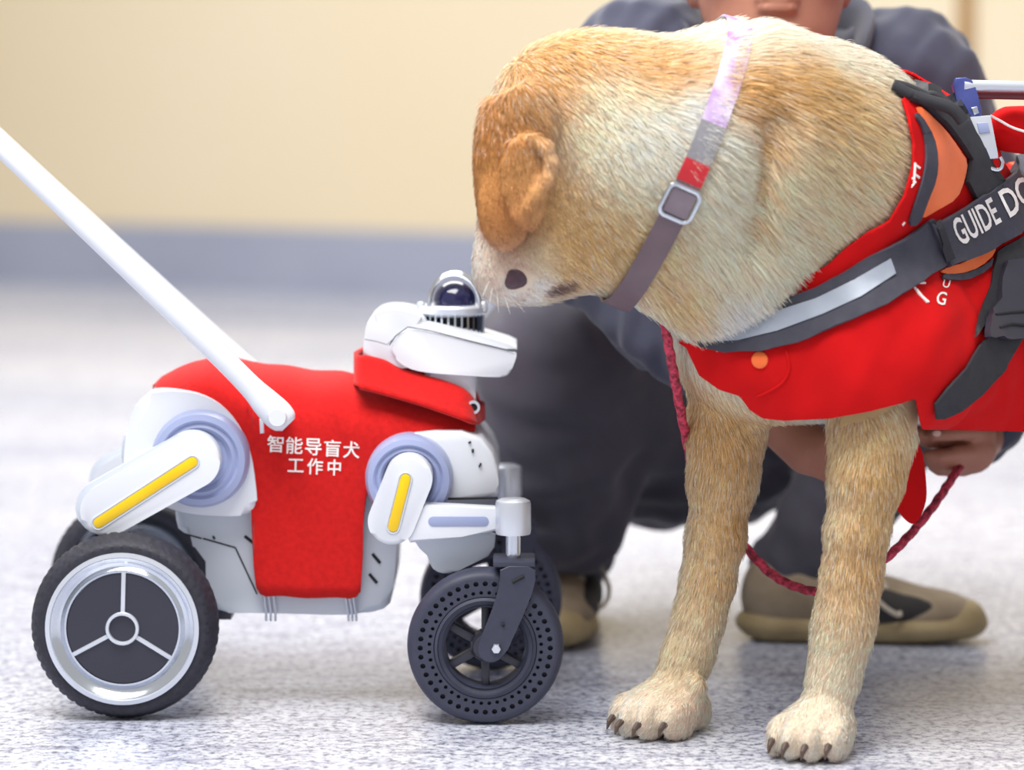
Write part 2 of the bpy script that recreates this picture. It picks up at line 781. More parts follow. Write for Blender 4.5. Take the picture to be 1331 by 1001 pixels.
def setting():
    me = raw('floor', [(-9, -4.5, 0), (9, -4.5, 0), (9, 12, 0), (-9, 12, 0)], [(0, 1, 2, 3)])
    tag(put('floor', me, floor_material(), smooth=0), 'pale grey flecked stone floor under robot and dog', 'floor', kind='structure')
    # the back wall runs at a slant, farther off on the left
    A, B = Vector((-1.94, 8.1, 0)), Vector((-0.12, 6.95, 0))
    d = (B - A).normalized()
    n = Vector((d.y, -d.x, 0))          # towards the camera
    if n.y > 0:
        n = -n

    def slab(s0, s1, z0, z1, t0, t1):
        P = []
        for z in (z0, z1):
            for s, t in ((s0, t0), (s1, t0), (s1, t1), (s0, t1)):
                P.append(A + d * s + n * t + Vector((0, 0, z)))
        return raw('slab', P, [(0, 1, 2, 3), (7, 6, 5, 4), (0, 4, 5, 1), (1, 5, 6, 2), (2, 6, 7, 3), (3, 7, 4, 0)])
    cream = mat('cream_wall_paint', (230, 216, 190), 0.55, noise=(0.35, (224, 205, 168), 0.3))
    w = put('wall_back', slab(-7, 9, 0, 3.4, -0.2, 0.0), cream, smooth=0)
    tag(w, 'cream painted back wall running behind the robot', 'wall', kind='structure')
    bb = put('baseboard_back', slab(-7, 9, 0, 0.235, 0.0, 0.03), mat('grey_skirting', (160, 165, 182), 0.5, noise=(2.0, (146, 151, 170))), smooth=0)
    tag(bb, 'blue-grey skirting along the foot of the cream wall', 'baseboard', kind='structure')
    # vertical wooden strip of the wall at the top right of the photograph
    q = ray(1256, 60)
    h0 = CAM - A
    # intersection of the horizontal ray with the wall line
    den = q.x * n.x + q.y * n.y
    t = -(h0.x * n.x + h0.y * n.y) / den
    hitp = CAM + q * t
    s = (hitp - A).dot(d)
    st = put('trim_1', slab(s - 0.028, s + 0.028, 0.235, 3.4, 0.0, 0.012), mat('brown_wood_strip', (176, 138, 88), 0.5, noise=(9, (150, 112, 66))), smooth=0)
    tag(st, 'narrow brown vertical strip on the cream wall', 'trim', kind='structure')


setting()

# ------------------------------------------------------------------ robot
WHITE = mat('white_plastic', (226, 229, 236), 0.34, noise=(3, (219, 223, 231)), coat=0.1)
LIGHT = mat('pale_grey_plastic', (206, 212, 222), 0.38, noise=(4, (196, 203, 214)))
BLUEGREY = mat('blue_grey_plastic', (158, 168, 204), 0.34, noise=(3, (150, 160, 198)))
YELLOW = mat('yellow_plastic', (246, 205, 8), 0.35, noise=(20, (236, 190, 4)))
RUBBER = mat('dark_rubber', (32, 32, 41), 0.62, noise=(120, (46, 46, 60)), bump=(260, 0.5, 0.001))
RUBBER2 = mat('slate_rubber', (60, 63, 82), 0.55, noise=(60, (50, 53, 71)), bump=(300, 0.2, 0.0006))
BLACKPL = mat('black_plastic', (44, 46, 58), 0.4, noise=(8, (50, 50, 64)))
INK = mat('black_gap', (18, 18, 24), 0.7, noise=(30, (24, 24, 30)))
CHROME = mat('polished_metal', (226, 230, 236), 0.16, 1.0, noise=(6, (200, 206, 216)))
SATIN = mat('satin_aluminium', (222, 226, 234), 0.34, 0.55, noise=(8, (210, 215, 226)))
RED = mat('red_robot_cloth', (208, 24, 22), 0.9, noise=(160, (190, 18, 18), 0.2), bump=(420, 0.35, 0.0008), spec=0.25, sheen=0.1)
PRINT = mat('white_print', (250, 244, 240), 0.7, noise=(200, (240, 232, 228)))

robot = empty('robot_guide_dog', (at(163, 812, 0.18).x + 0.2, 0.18, 0), 'white four-wheeled guide robot wearing red cloth, with yellow-striped legs', 'robot')


def rear_wheel(cx, Y, side):
    """side -1 faces the camera"""
    c = (cx, Y, 0.1)
    R = 0.1
    w = 0.026
    prof = [(0.079, -w), (0.088, -w * 1.02), (0.094, -w * 0.8), (0.0985, -w * 0.45), (R, 0), (0.0985, w * 0.45), (0.094, w * 0.8), (0.088, w * 1.02), (0.079, w)]
    # knobbly tread: rows of blocks raised out of the tyre
    n = 216
    bm = bmesh.new()
    rows = []
    P2 = []
    for (r0, h0), (r1, h1) in zip(prof[:-1], prof[1:]):
        P2 += [(r0, h0), ((r0 + r1) / 2, (h0 + h1) / 2)]
    P2.append(prof[-1])
    for j, (r, h) in enumerate(P2):
        ring = []
        for i in range(n):
            a = 2 * math.pi * i / n
            k = 0.0
            if 3 <= j <= len(P2) - 4:
                k = -0.0015 if (i + (j // 2) * 2) % 4 == 0 or j % 4 == 1 else 0.0
            ring.append(bm.verts.new((c[0] + (r + k) * math.cos(a), c[1] + h, c[2] + (r + k) * math.sin(a))))
        rows.append(ring)
    rows.append(None)
    rr = [r for r in rows if r]
    for A, B in zip(rr[:-1], rr[1:]):
        for i in range(n):
            bm.faces.new((A[i], A[(i + 1) % n], B[(i + 1) % n], B[i]))
    for i in range(n):
        A, B = rr[-1], rr[0]
        bm.faces.new((A[i], A[(i + 1) % n], B[(i + 1) % n], B[i]))
    wheel = put('rear_wheel', finish(bm, 'tyre'), RUBBER, robot, 'black knobbly tyre with silver rim', smooth=50)
    f = side
    rim = lathe([(0.0805, f * 0.020), (0.0805, f * 0.0275), (0.0775, f * 0.0285), (0.0735, f * 0.027), (0.071, f * 0.0235), (0.066, f * 0.0215), (0.0625, f * 0.0235), (0.0615, f * 0.0245), (0.0595, f * 0.0245), (0.059, f * 0.018), (0.0, f * 0.018)], c, 'Y', 72)
    put('rim', rim, CHROME, wheel, 'silver rim ring')
    lip = lathe([(0.0812, f * 0.024), (0.0812, f * 0.0288), (0.0765, f * 0.0296), (0.0755, f * 0.0280), (0.0755, f * 0.024)], c, 'Y', 72, close=True)
    put('rim_lip', lip, SATIN, wheel)
    put('hub_cap', lathe([(0.0588, f * 0.019), (0.0588, f * 0.0232), (0.03, f * 0.0236), (0.0, f * 0.0238)], c, 'Y', 64), BLACKPL, wheel, 'black hub disc')
    for k in range(3):
        a = math.radians(88 + 120 * k)
        q = Matrix.Rotation(-a, 3, 'Y')
        m = 0.0385
        put('spoke', box(c[0] + m * math.cos(a), c[1] + f * 0.0242, c[2] + m * math.sin(a), 0.0425, 0.003, 0.0046, q, 0.0006), SATIN, wheel)
    put('hub_ring', lathe([(0.0178, f * 0.022), (0.0178, f * 0.0268), (0.0172, f * 0.0276), (0.0145, f * 0.0276), (0.014, f * 0.0268), (0.014, f * 0.022)], c, 'Y', 40, close=True), SATIN, wheel)
    return wheel


def front_wheel(cx, Y, side):
    """airless tyre with two rings of round holes on its faces"""
    R = 0.0828
    c = Vector((cx, Y, R))
    w = 0.021
    bm = bmesh.new()
    N = 44
    r_in, r_mid, r_out = 0.0545, 0.0632, 0.0735

    def pol(r, a, y):
        return Vector((c.x + r * math.cos(a), c.y + y, c.z + r * math.sin(a)))
    for f in (-1, 1):
        for row, (ra, rb, hr) in enumerate(((r_in, r_mid, 0.0021), (r_mid, r_out, 0.0029))):
            for i in range(N):
                a0 = 2 * math.pi * (i + 0.5 * row) / N
                a1 = 2 * math.pi * (i + 1 + 0.5 * row) / N
                am, rm = (a0 + a1) / 2, (ra + rb) / 2
                outer = [pol(ra, a0, f * w), pol(ra, am, f * w), pol(ra, a1, f * w), pol(rm, a1, f * w), pol(rb, a1, f * w), pol(rb, am, f * w), pol(rb, a0, f * w), pol(rm, a0, f * w)]
                angs = [math.radians(t) for t in (225, 180, 135, 90, 45, 0, -45, -90)]
                er = Vector((math.cos(am), 0, math.sin(am)))
                et = Vector((-math.sin(am), 0, math.cos(am)))
                cc = pol(rm, am, f * w)
                inner = [cc + er * (hr * math.cos(t)) + et * (hr * math.sin(t)) for t in angs]
                deep = [p + Vector((0, -f * 0.007, 0)) for p in inner]
                vo = [bm.verts.new(p) for p in outer]
                vi = [bm.verts.new(p) for p in inner]
                vd = [bm.verts.new(p) for p in deep]
                for k in range(8):
                    j = (k + 1) % 8
                    bm.faces.new((vo[k], vo[j], vi[j], vi[k]))
                    bm.faces.new((vi[k], vi[j], vd[j], vd[k]))
                bm.faces.new(vd)
    bmesh.ops.remove_doubles(bm, verts=bm.verts, dist=1e-5)
    prof = [(r_out, -w), (0.0765, -w * 0.98), (0.0795, -w * 0.85), (0.0818, -w * 0.55), (R, 0), (0.0818, w * 0.55), (0.0795, w * 0.85), (0.0765, w * 0.98), (r_out, w)]
    prof2 = [(r_in, w), (0.0535, w * 0.9), (0.0535, -w * 0.9), (r_in, -w)]
    for pr in (prof, prof2):
        rings = [[bm.verts.new(pol(r, 2 * math.pi * i / 88, h)) for i in range(88)] for r, h in pr]
        for A, B in zip(rings[:-1], rings[1:]):
            for i in range(88):
                bm.faces.new((A[i], A[(i + 1) % 88], B[(i + 1) % 88], B[i]))
    wheel = put('front_wheel', finish(bm, 'tyre'), RUBBER2, robot, 'dark slate solid tyre pierced with small round holes', smooth=40)
    rim = lathe([(0.0535, -w * 1.0), (0.0505, -w * 1.08), (0.0495, -w * 0.9), (0.0455, -w * 0.82), (0.0435, -w * 0.9), (0.042, -w * 0.6), (0.042, w * 0.6), (0.0435, w * 0.9), (0.0495, w * 0.9), (0.0505, w * 1.08), (0.0535, w * 1.0)], c, 'Y', 64, close=True)
    put('rim', rim, RUBBER2, wheel)
    for k in range(6):
        a = math.radians(30 + 60 * k)
        m = 0.029
        q = Matrix.Rotation(-a, 3, 'Y')
        put('spoke', box(c.x + m * math.cos(a), c.y, c.z + m * math.sin(a), 0.030, 0.018, 0.0085, q, 0.0018), BLACKPL, wheel)
    put('hub', lathe([(0.0, -0.021), (0.008, -0.021), (0.0125, -0.019), (0.0155, -0.0135), (0.0155, 0.0135), (0.0125, 0.019), (0, 0.021)], c, 'Y', 32), BLACKPL, wheel)
    return wheel


def dark_marks(parent, marks, Y):
    for (x0, y0, x1, y1, w) in marks:
        A, B = at(x0, y0, Y), at(x1, y1, Y)
        put('slot', tube([A, B], rp(w, Y) / 2, 8), INK, parent, smooth=60)


def build_robot():
    xr = at(163, 812, 0.035).x
    rear_wheel(xr, 0.036, -1)
    rear_wheel(at(177, 752, 0.335).x, 0.335, 1)
    xf = at(631, 838, 0.012).x
    front_wheel(xf, 0.012, -1)
    front_wheel(at(638, 772, 0.31).x, 0.31, 1)
    Ym = 0.18
    # trunk
    body = put('body', prism([(225, 600), (226, 672), (232, 694), (262, 700), (267, 712), (268, 784), (282, 797), (345, 797), (450, 800), (494, 797), (511, 782), (516, 700), (520, 610), (500, 570), (300, 560), (240, 580)], 0.104, 0.256, 0.012, 1, 3), LIGHT, robot, 'pale grey belly casing', smooth=50)
    put('rear_housing', prism([(160, 612), (162, 575), (170, 535), (186, 513), (215, 508), (262, 511), (300, 535), (325, 580), (334, 640), (334, 668), (300, 672), (240, 668), (205, 655), (172, 642)], 0.082, 0.278, 0.024, 2, 4), WHITE, robot, 'rounded white rear housing', smooth=50)
    front = put('front_housing', prism([(478, 600), (505, 572), (545, 561), (618, 561), (647, 597), (649, 640), (644, 646), (560, 648), (500, 648)], 0.078, 0.282, 0.014, 1, 3), WHITE, robot, 'white front shoulder housing', smooth=50)
    put('neck', prism([(548, 470), (622, 478), (617, 525), (618, 570), (552, 572)], 0.125, 0.235, 0.01, 1, 2), WHITE, robot)
    put('rear_cap', prism([(163, 560), (158, 578), (158, 600), (164, 606), (168, 580)], 0.11, 0.25, 0.003, 1), LIGHT, robot, 'pale vent at the tail end')
    put('under_plate', prism([(268, 798), (285, 806), (300, 806), (300, 790), (268, 780)], 0.13, 0.23, 0.002, 0), BLACKPL, robot)
    # belly seams and slots
    dark_marks(body, [(264, 700, 306, 712, 2), (306, 712, 334, 772, 2), (318, 697, 332, 708, 4), (484, 720, 494, 732, 4), (480, 746, 490, 758, 4), (277, 697, 279, 701, 3), (233, 692, 262, 700, 2)], 0.1035)
    dark_marks(front, [(562, 649, 647, 647, 3), (610, 574, 611, 576, 4), (613, 586, 616, 586, 5), (623, 604, 625, 605, 6)], 0.0775)
    for x in (346, 352, 358, 453, 458, 463):
        put('elastic_cord', tube([at(x - 4, 770, 0.0905), at(x - 2, 785, 0.096), at(x, 797, 0.101), at(x, 806, 0.112), at(x, 803, 0.15)], 0.0016, 6), SATIN, robot)
    # hips: blue-grey drums
    for (x, y, r, Y0) in ((259, 598, 65, 0.066), (531, 624, 58, 0.05)):
        for Ya, sgn in ((Y0, 1), (2 * Ym - Y0, -1)):
            p = at(x, y, Y0)
            R = rp(r, Y0)
            prof = [(R * 0.55, sgn * 0.006), (R * 0.66, 0.0), (R * 0.74, sgn * 0.002), (R * 0.80, sgn * -0.002), (R * 0.92, sgn * 0.0), (R * 0.985, sgn * 0.008), (R, sgn * 0.018), (R, sgn * 0.05), (0.0, sgn * 0.05)]
            prof = [(0.0, sgn * 0.006)] + prof
            put('hip_drum', lathe(prof, (p.x, Ya, p.z), 'Y', 64), BLUEGREY, robot, 'blue-grey round hip motor drum', smooth=40)
    # rear legs
    for near in (True, False):
        Y0, Y1 = (0.044, 0.07) if near else (0.29, 0.316)
        dx, dy = (0, 0) if near else (15, -36)
        k = 1.0 if near else 0.92
        o = capsule_outline(251 + dx, 600 + dy, 35 * k, 138 + dx, 664 + dy, 34 * k, 18)
        leg = put('rear_leg', prism(o, Y0, Y1, 0.005, 0, 3), WHITE, robot, 'white capsule-shaped rear leg', smooth=45)
        o2 = capsule_outline(249 + dx, 598 + dy, 38 * k, 134 + dx, 660 + dy, 36 * k, 18)
        put('leg_shell', prism(o2, Y0 + 0.009, Y1 + (0.012 if near else -0.004), 0.004, 0, 2), LIGHT, leg)
        if near:
            put('stripe', prism(capsule_outline(250, 601, 6.5, 128, 680, 6.5, 8), Y0 - 0.0016, Y0 + 0.004, 0.0006), YELLOW, leg, 'yellow stripe')
            # rim of the recess around the stripe
            o3 = capsule_outline(250, 601, 8.5, 128, 680, 8.5, 12)
            put('stripe_edge', tube([at(x, y, Y0 - 0.0002) for x, y in o3] + [at(*o3[0], Y0 - 0.0002)], 0.0011, 6, False), LIGHT, leg)
    # front legs
    for near in (True, False):
        Y0, Y1 = (0.016, 0.052) if near else (0.308, 0.344)
        dx, dy = (0, 0) if near else (6, -52)
        o = capsule_outline(531 + dx, 623 + dy, 31, 509 + dx, 678 + dy, 31, 18)
        leg = put('front_leg', prism(o, Y0, Y1, 0.005, 0, 3), WHITE, robot, 'white capsule-shaped front leg', smooth=45)
        if near:
            put('stripe', prism(capsule_outline(527, 623, 6.5, 511, 685, 6.5, 8), Y0 - 0.0016, Y0 + 0.004, 0.0006), YELLOW, leg, 'yellow stripe')
            o3 = capsule_outline(527, 623, 8.5, 511, 685, 8.5, 12)
            put('stripe_edge', tube([at(x, y, Y0 - 0.0002) for x, y in o3] + [at(*o3[0], Y0 - 0.0002)], 0.0011, 6, False), LIGHT, leg)
        arm = put('caster_arm', prism([(552 + dx, 656 + dy), (600 + dx, 659 + dy), (648 + dx, 661 + dy), (650 + dx, 690 + dy), (600 + dx, 698 + dy), (533 + dx, 706 + dy), (525 + dx, 690 + dy)], Y0 + 0.002, Y1 - 0.008, 0.003, 0, 2), WHITE, robot, 'white arm carrying the front caster', smooth=40)
        if near:
            put('slot', prism(capsule_outline(563, 678, 6.5, 629, 678, 6.5, 8), Y0 + 0.0012, Y0 + 0.006, 0.0006), BLUEGREY, arm, 'grey slot')
        put('leg_plate', prism([(528 + dx, 700 + dy), (645 + dx, 686 + dy), (642 + dx, 720 + dy), (612 + dx, 734 + dy), (590 + dx, 745 + dy), (572 + dx, 746 + dy), (560 + dx, 738 + dy), (553 + dx, 716 + dy), (545 + dx, 708 + dy)], Y0 + 0.026, Y1 + 0.002, 0.003, 1, 2), LIGHT, robot, smooth=40)
    # casters: housing, shaft and fork
    for near in (True, False):
        Yc = 0.012 if near else 0.31
        x0 = xf if near else at(638, 772, 0.31).x
        dx = at(667, 700, 0.012).x - xf
        sx = x0 + dx if near else at(657, 640, Yc).x

        def z(py):
            return at(667, py, 0.012).z
        put('caster_housing', lathe([(0, z(647)), (0.013, z(648)), (0.0178, z(651)), (0.0188, z(655)), (0.0188, z(690)), (0.018, z(694)), (0, z(694))], (sx, Yc, 0), 'Z', 40), SATIN, robot, 'satin metal caster housing')
        put('caster_shaft', lathe([(0, z(690)), (0.0078, z(690)), (0.0078, z(728)), (0, z(728))], (sx, Yc, 0), 'Z', 28), CHROME, robot)
        fk = [(650, 730), (697, 730), (695, 755), (684, 785), (668, 820), (658, 843), (646, 854), (632, 855), (622, 846), (621, 832), (630, 812), (643, 778), (650, 752)]
        fork = None
        for s in (-1, 1):
            Yf = Yc + s * 0.0275
            me = prism(fk, 0.012, 0.0165, 0.001, 1, 1)
            me.transform(Matrix.Translation((x0 - xf, Yf - 0.01425, 0)))
            fork = put('fork_arm', me, RUBBER2, robot, 'dark slate fork arm', smooth=40)
            if near and s < 0:
                p = at(645, 843, Yf)
                bolt = put('axle_bolt', lathe([(0, -0.006), (0.0045, -0.006), (0.0062, -0.0045), (0.0066, -0.0025), (0.0066, 0.001)], (p.x, Yf, p.z), 'Y', 6), CHROME, fork, 'shiny axle bolt')
                dark_marks(fork, [(666, 757, 681, 749, 5), (652, 813, 655, 811, 6)], Yf - 0.0024)
        put('fork_crown', box(sx + 0.001, Yc, z(728), 0.044, 0.058, 0.0065, None, 0.0015), RUBBER2, robot)
    # head
    head = put('head_shell', prism([(506, 455), (514, 438), (530, 427), (560, 431), (610, 444), (672, 457), (671, 466), (662, 488), (650, 491), (600, 488), (545, 484), (520, 474)], 0.112, 0.248, 0.012, 2, 3), WHITE, robot, 'white wedge-shaped head shell', smooth=50)
    put('head_lid', prism([(532, 425), (548, 419), (575, 423), (632, 438), (671, 450), (673, 456), (610, 446), (560, 433)], 0.120, 0.240, 0.004, 1, 2), WHITE, head, smooth=45)
    put('seam', tube([at(x, y, 0.1115) for x, y in [(506, 449), (514, 437), (530, 425), (560, 430), (610, 443), (668, 457)]], 0.0007, 6), BLACKPL, head)
    nape = put('nape_shell', prism([(470, 478), (473, 440), (477, 416), (492, 404), (516, 402), (543, 408), (556, 418), (556, 470), (530, 480)], 0.118, 0.242, 0.012, 2, 3), WHITE, robot, 'rounded white nape of the head', smooth=50)
    put('seam', tube([at(x, y, 0.1185) for x, y in [(474, 441), (490, 444), (503, 448), (512, 440)]], 0.0007, 6), BLACKPL, nape)
    # lidar sensor
    p = at(588, 424, Ym)
    px = rp(1, Ym)
    lidar = put('lidar_core', lathe([(0, p.z - 26 * px), (33 * px, p.z - 26 * px), (33 * px, p.z + 17 * px), (0, p.z + 17 * px)], (p.x, Ym, 0), 'Z', 48), INK, robot, 'dark ribbed core of the lidar sensor')
    for k in range(30):
        a = 2 * math.pi * k / 30
        q = Matrix.Rotation(a, 3, 'Z')
        put('fin', box(p.x + 37 * px * math.cos(a), Ym + 37 * px * math.sin(a), p.z - 4 * px, 10 * px, 2.6 * px, 40 * px, q), CHROME, lidar)
    put('lidar_plate', lathe([(0, p.z + 14 * px), (40 * px, p.z + 14 * px), (46 * px, p.z + 18 * px), (46.5 * px, p.z + 25 * px), (44 * px, p.z + 28 * px), (0, p.z + 28 * px)], (p.x - 1 * px, Ym, 0), 'Z', 56), SATIN, robot, 'silver lidar plate')
    dome = [(27 * px, p.z + 27 * px), (27.5 * px, p.z + 34 * px)]
    for i in range(1, 11):
        a = i / 10 * math.pi / 2
        dome.append((27.5 * px * math.cos(a), p.z + 34 * px + 26 * px * math.sin(a)))
    put('lidar_dome', lathe(dome, (p.x + 3 * px, Ym, 0), 'Z', 40), mat('navy_glass', (18, 20, 58), 0.06, noise=(6, (26, 26, 72)), coat=0.6), robot, 'glossy navy lidar dome', smooth=60)
    for yy, rr in ((Ym - 0.020, 33), (Ym + 0.020, 33)):
        pts = []
        for i in range(25):
            a = math.pi * i / 24
            pts.append(Vector((p.x + 3 * px + rr * px * math.cos(a), yy, p.z + 27 * px + (rr + 9) * px * math.sin(a))))
        put('lidar_hoop', tube(pts, [(0.0036, 0.0022)] * len(pts), 8), CHROME, robot, 'silver hoop guarding the dome')
    for sx in (-41, 40):
        put('plate_screw', lathe([(0, p.z + 33 * px), (4 * px, p.z + 32.5 * px), (6 * px, p.z + 29 * px), (6 * px, p.z + 20 * px)], (p.x + sx * px, Ym - 0.012, 0), 'Z', 16), SATIN, robot)
    # push handle: two rods
    near = [(-130, 70, 9.5), (8, 201, 10.5), (150, 335, 12.5), (281, 458, 14.5), (325, 502, 15.5), (345, 523, 19), (360, 538, 20.5), (370, 547, 18), (375, 552, 12)]
    Yh = 0.05
    pts = spline([(*at(x, y, Yh), rp(r, Yh)) for x, y, r in near], 5)
    hd = put('push_handle', tube([q[:3] for q in pts], [(q[3] * 0.8, q[3]) for q in pts], 18), WHITE, robot, 'long white push rod slanting up from the back')
    pp = at(362, 541, Yh)
    put('handle_pin', lathe([(0, -0.018), (0.009, -0.018), (0.01, -0.014), (0.01, 0.07), (0, 0.07)], (pp.x, Yh, pp.z), 'Y', 24), WHITE, hd)
    put('handle_tab', prism([(337, 545), (342, 545), (343, 563), (338, 564)], 0.075, 0.082, 0.0008), WHITE, hd)
    far = [(-130, 52, 9), (8, 186, 9), (150, 317, 9.5), (281, 437, 10), (330, 483, 12), (352, 504, 15), (360, 512, 10)]
    Yh = 0.31
    pts = spline([(*at(x, y, Yh), rp(r, Yh)) for x, y, r in far], 5)
    hf = put('push_handle', tube([q[:3] for q in pts], [(q[3] * 0.8, q[3]) for q in pts], 18), WHITE, robot, 'white push rod on the far side')
    pp = at(345, 496, Yh)
    put('handle_pin', lathe([(0, 0.01), (0.01, 0.01), (0.01, -0.07), (0, -0.07)], (pp.x, Yh, pp.z), 'Y', 24), WHITE, hf)
    # cross grip far up, out of the picture
    a, b = at(-130, 70, 0.05), at(-130, 52, 0.31)
    put('grip', tube([a, b], 0.012, 14), BLACKPL, hd)


build_robot()


def build_coat():
    coat = empty('robot_coat', (robot.location.x, 0.18, 0.25), 'red cloth coat with white Chinese lettering draped over the robot', 'coat')
    hem = [(186, 509), (200, 511), (222, 511), (245, 514), (262, 521), (280, 531), (296, 545), (309, 563), (318, 585), (323.5, 606), (326, 630), (328, 680), (331, 735), (334, 762), (339, 770), (346, 774), (400, 776), (455, 777), (464, 774), (469, 767), (471, 720), (472.5, 680), (475, 655), (480, 625), (488, 604), (498, 588), (512, 573), (530, 564), (552, 561), (590, 561), (617, 562)]
    top = [(186, 506), (200, 493), (220, 484), (240, 476), (268, 468), (300, 473), (330, 477), (400, 486), (440, 489), (466, 494), (480, 498), (520, 506), (560, 516), (600, 527), (617, 533)]
    hx, hy = zip(*hem)
    tx, ty = zip(*top)
    us = sorted(set(list(np.linspace(186, 617, 120)) + list(hx)))
    Yc, W = 0.18, 0.089
    NV = 26
    rows = []
    for x in us:
        yh, yt = np.interp(x, hx, hy), np.interp(x, tx, ty)
        zt = at(x, yt, 0.165).z
        zh = at(x, yh, 0.094).z
        zs = zt - 0.055
        w = W * (0.55 + 0.45 * min(1.0, (x - 186) / 60.0)) if x < 246 else W
        X = at(x, yh, 0.094).x
        col = []
        for sgn in (-1, 1):
            part = []
            for i in range(NV + 1):
                g = math.sin(i / NV * math.pi / 2)
                zz = zh + (zt - zh) * g
                q = max(0.0, (zz - zs) / (zt - zs))
                off = w * max(0.0, 1 - q ** 2.3) ** (1 / 2.3)
                fold = 0.0016 * math.sin(x * 0.11 + zz * 30) * math.sin(x * 0.047 + zz * 9) * (1 - q)
                part.append(Vector((X, Yc + sgn * (off + fold), zz + 0.0008 * math.sin(x * 0.09))))
            col.append(part)
        rows.append(col[0] + col[1][::-1][1:])
    V = [p for r in rows for p in r]
    m = len(rows[0])
    F = []
    for i in range(len(rows) - 1):
        for j in range(m - 1):
            F.append((i * m + j, (i + 1) * m + j, (i + 1) * m + j + 1, i * m + j + 1))
    me = raw('coat', V, F)
    sheet = put('coat_panel', me, RED, coat, smooth=180)
    md = sheet.modifiers.new('thickness', 'SOLIDIFY')
    md.thickness = 0.003
    md.offset = 1
    # collar round the neck, standing proud of the panel
    ctop = [(470, 464), (482, 466), (500, 471), (518, 481), (545, 489), (575, 497), (600, 507), (612, 520), (618, 532)]
    cbot = [(468, 506), (482, 509), (500, 514), (518, 519), (545, 527), (575, 537), (600, 546), (612, 552), (618, 556)]
    rows = []
    ct = spline(ctop, 5)
    cb = spline(cbot, 5)
    n = len(ct)
    for i in range(n):
        a0, b0 = at(ct[i][0], ct[i][1], 0.118), at(cb[i][0], cb[i][1], 0.09)
        f = i / (n - 1)
        pinch = 1 - 0.35 * max(0, (f - 0.75) / 0.25) ** 2
        ro = []
        for sgn in (-1, 1):
            part = []
            for k in range(9):
                t = k / 8
                p = b0.lerp(a0, t)
                wid = (0.094 - 0.034 * t ** 0.8) * pinch
                part.append(Vector((p.x, 0.18 + sgn * wid, p.z)))
            ro.append(part)
        rows.append((ro[0], ro[1]))
    V, F = [], []
    # near side, then the far side, joined across the back of the neck and the chest
    loop = [r[0] for r in rows]
    far = [r[1] for r in rows][::-1]
    ring = loop + [[loop[-1][k].lerp(far[0][k], t) + Vector((0.006 * math.sin(math.pi * t), 0, 0)) for k in range(9)] for t in (0.25, 0.5, 0.75)] + far + [[far[-1][k].lerp(loop[0][k], t) - Vector((0.008 * math.sin(math.pi * t), 0, 0)) for k in range(9)] for t in (0.25, 0.5, 0.75)]
    for r in ring:
        V += r
    for i in range(len(ring)):
        for k in range(8):
            j = (i + 1) % len(ring)
            F.append((i * 9 + k, j * 9 + k, j * 9 + k + 1, i * 9 + k + 1))
    col = put('coat_collar', raw('collar', V, F), RED, coat, smooth=180)
    md = col.modifiers.new('thickness', 'SOLIDIFY')
    md.thickness = 0.004
    md.offset = 1
    p = at(615, 532, 0.09)
    put('snap_ring', lathe([(0.0045, -0.004), (0.0072, -0.004), (0.0072, 0.002), (0.0045, 0.002)], (p.x, 0.112, p.z), 'Y', 24, close=True), SATIN, coat, 'small metal snap ring')
    put('snap_stud', lathe([(0, -0.003), (0.0032, -0.002), (0.0045, 0.002)], (p.x, 0.112, p.z), 'Y', 16), INK, coat)
    dg = bpy.context.evaluated_depsgraph_get()
    dg.update()
    ev = sheet.evaluated_get(dg).to_mesh()
    off = robot.location
    loc = Vector((0, 0, 0))
    tree = BVHTree.FromPolygons([v.co.copy() for v in ev.vertices], [tuple(p.vertices) for p in ev.polygons])
    # two rows of Chinese lettering
    for body, x0, dx, y0, dy, s in (('智能导盲犬', 358, 24.7, 577, 1.9, 22), ('工作中', 384.5, 25, 605, 1.3, 21)):
        for i, ch in enumerate(body):
            wd = s * (0.98 if ch not in '中' else 0.8)
            ht = s * (1.0 if ch != '工' else 0.82)
            put('lettering', lay_text(ch, tree, x0 + dx * i, y0 + dy * i, wd, ht, 2.0, 0.0008, bold=0.012), PRINT, coat, 'white printed Chinese character', smooth=0)


build_coat()

# ------------------------------------------------------------------ dog
def q3(px, py, Y):
    return np.array(at(px, py, Y))


BODY_DIR = np.array([0.84, 0.54, 0.0])
BODY_DIR /= np.linalg.norm(BODY_DIR)
SIDE = np.array([-BODY_DIR[1], BODY_DIR[0], 0.0])      # to the dog's far (right) side
FWD = -BODY_DIR


def dog_torso(F, grow=0.0):
    """chest, ribs and loin; shared by the body and the vest that lies on it"""
    def ex(px, py, Y, r, k=0.04):
        F.cone(q3(px, py, Y), q3(px, py, Y) + 1e-4, rp(r, Y) + grow, rp(r, Y) + grow, k)
    c0 = q3(1015, 395, -0.02)
    rot = Matrix(((BODY_DIR[0], SIDE[0], 0), (BODY_DIR[1], SIDE[1], 0), (0, 0, 1)))
    F.ell(c0 + BODY_DIR * 0.02, np.array([0.13, 0.108, 0.122]) + grow, rot, 0.05)
    F.ell(c0 + BODY_DIR * 0.20 + np.array([0, 0, -0.01]), np.array([0.19, 0.118, 0.123]) + grow, rot, 0.06)
    F.ell(c0 + BODY_DIR * 0.42 + np.array([0, 0, 0.015]), np.array([0.19, 0.108, 0.128]) + grow, rot, 0.06)
    F.ell(c0 + BODY_DIR * 0.58 + np.array([0, 0, 0.02]), np.array([0.13, 0.105, 0.118]) + grow, rot, 0.05)
    ex(978, 452, -0.055, 76, 0.05)          # breast
    ex(1125, 425, -0.10, 82, 0.05)          # near shoulder
    ex(950, 440, 0.01, 62, 0.05)            # far shoulder
    return c0, rot


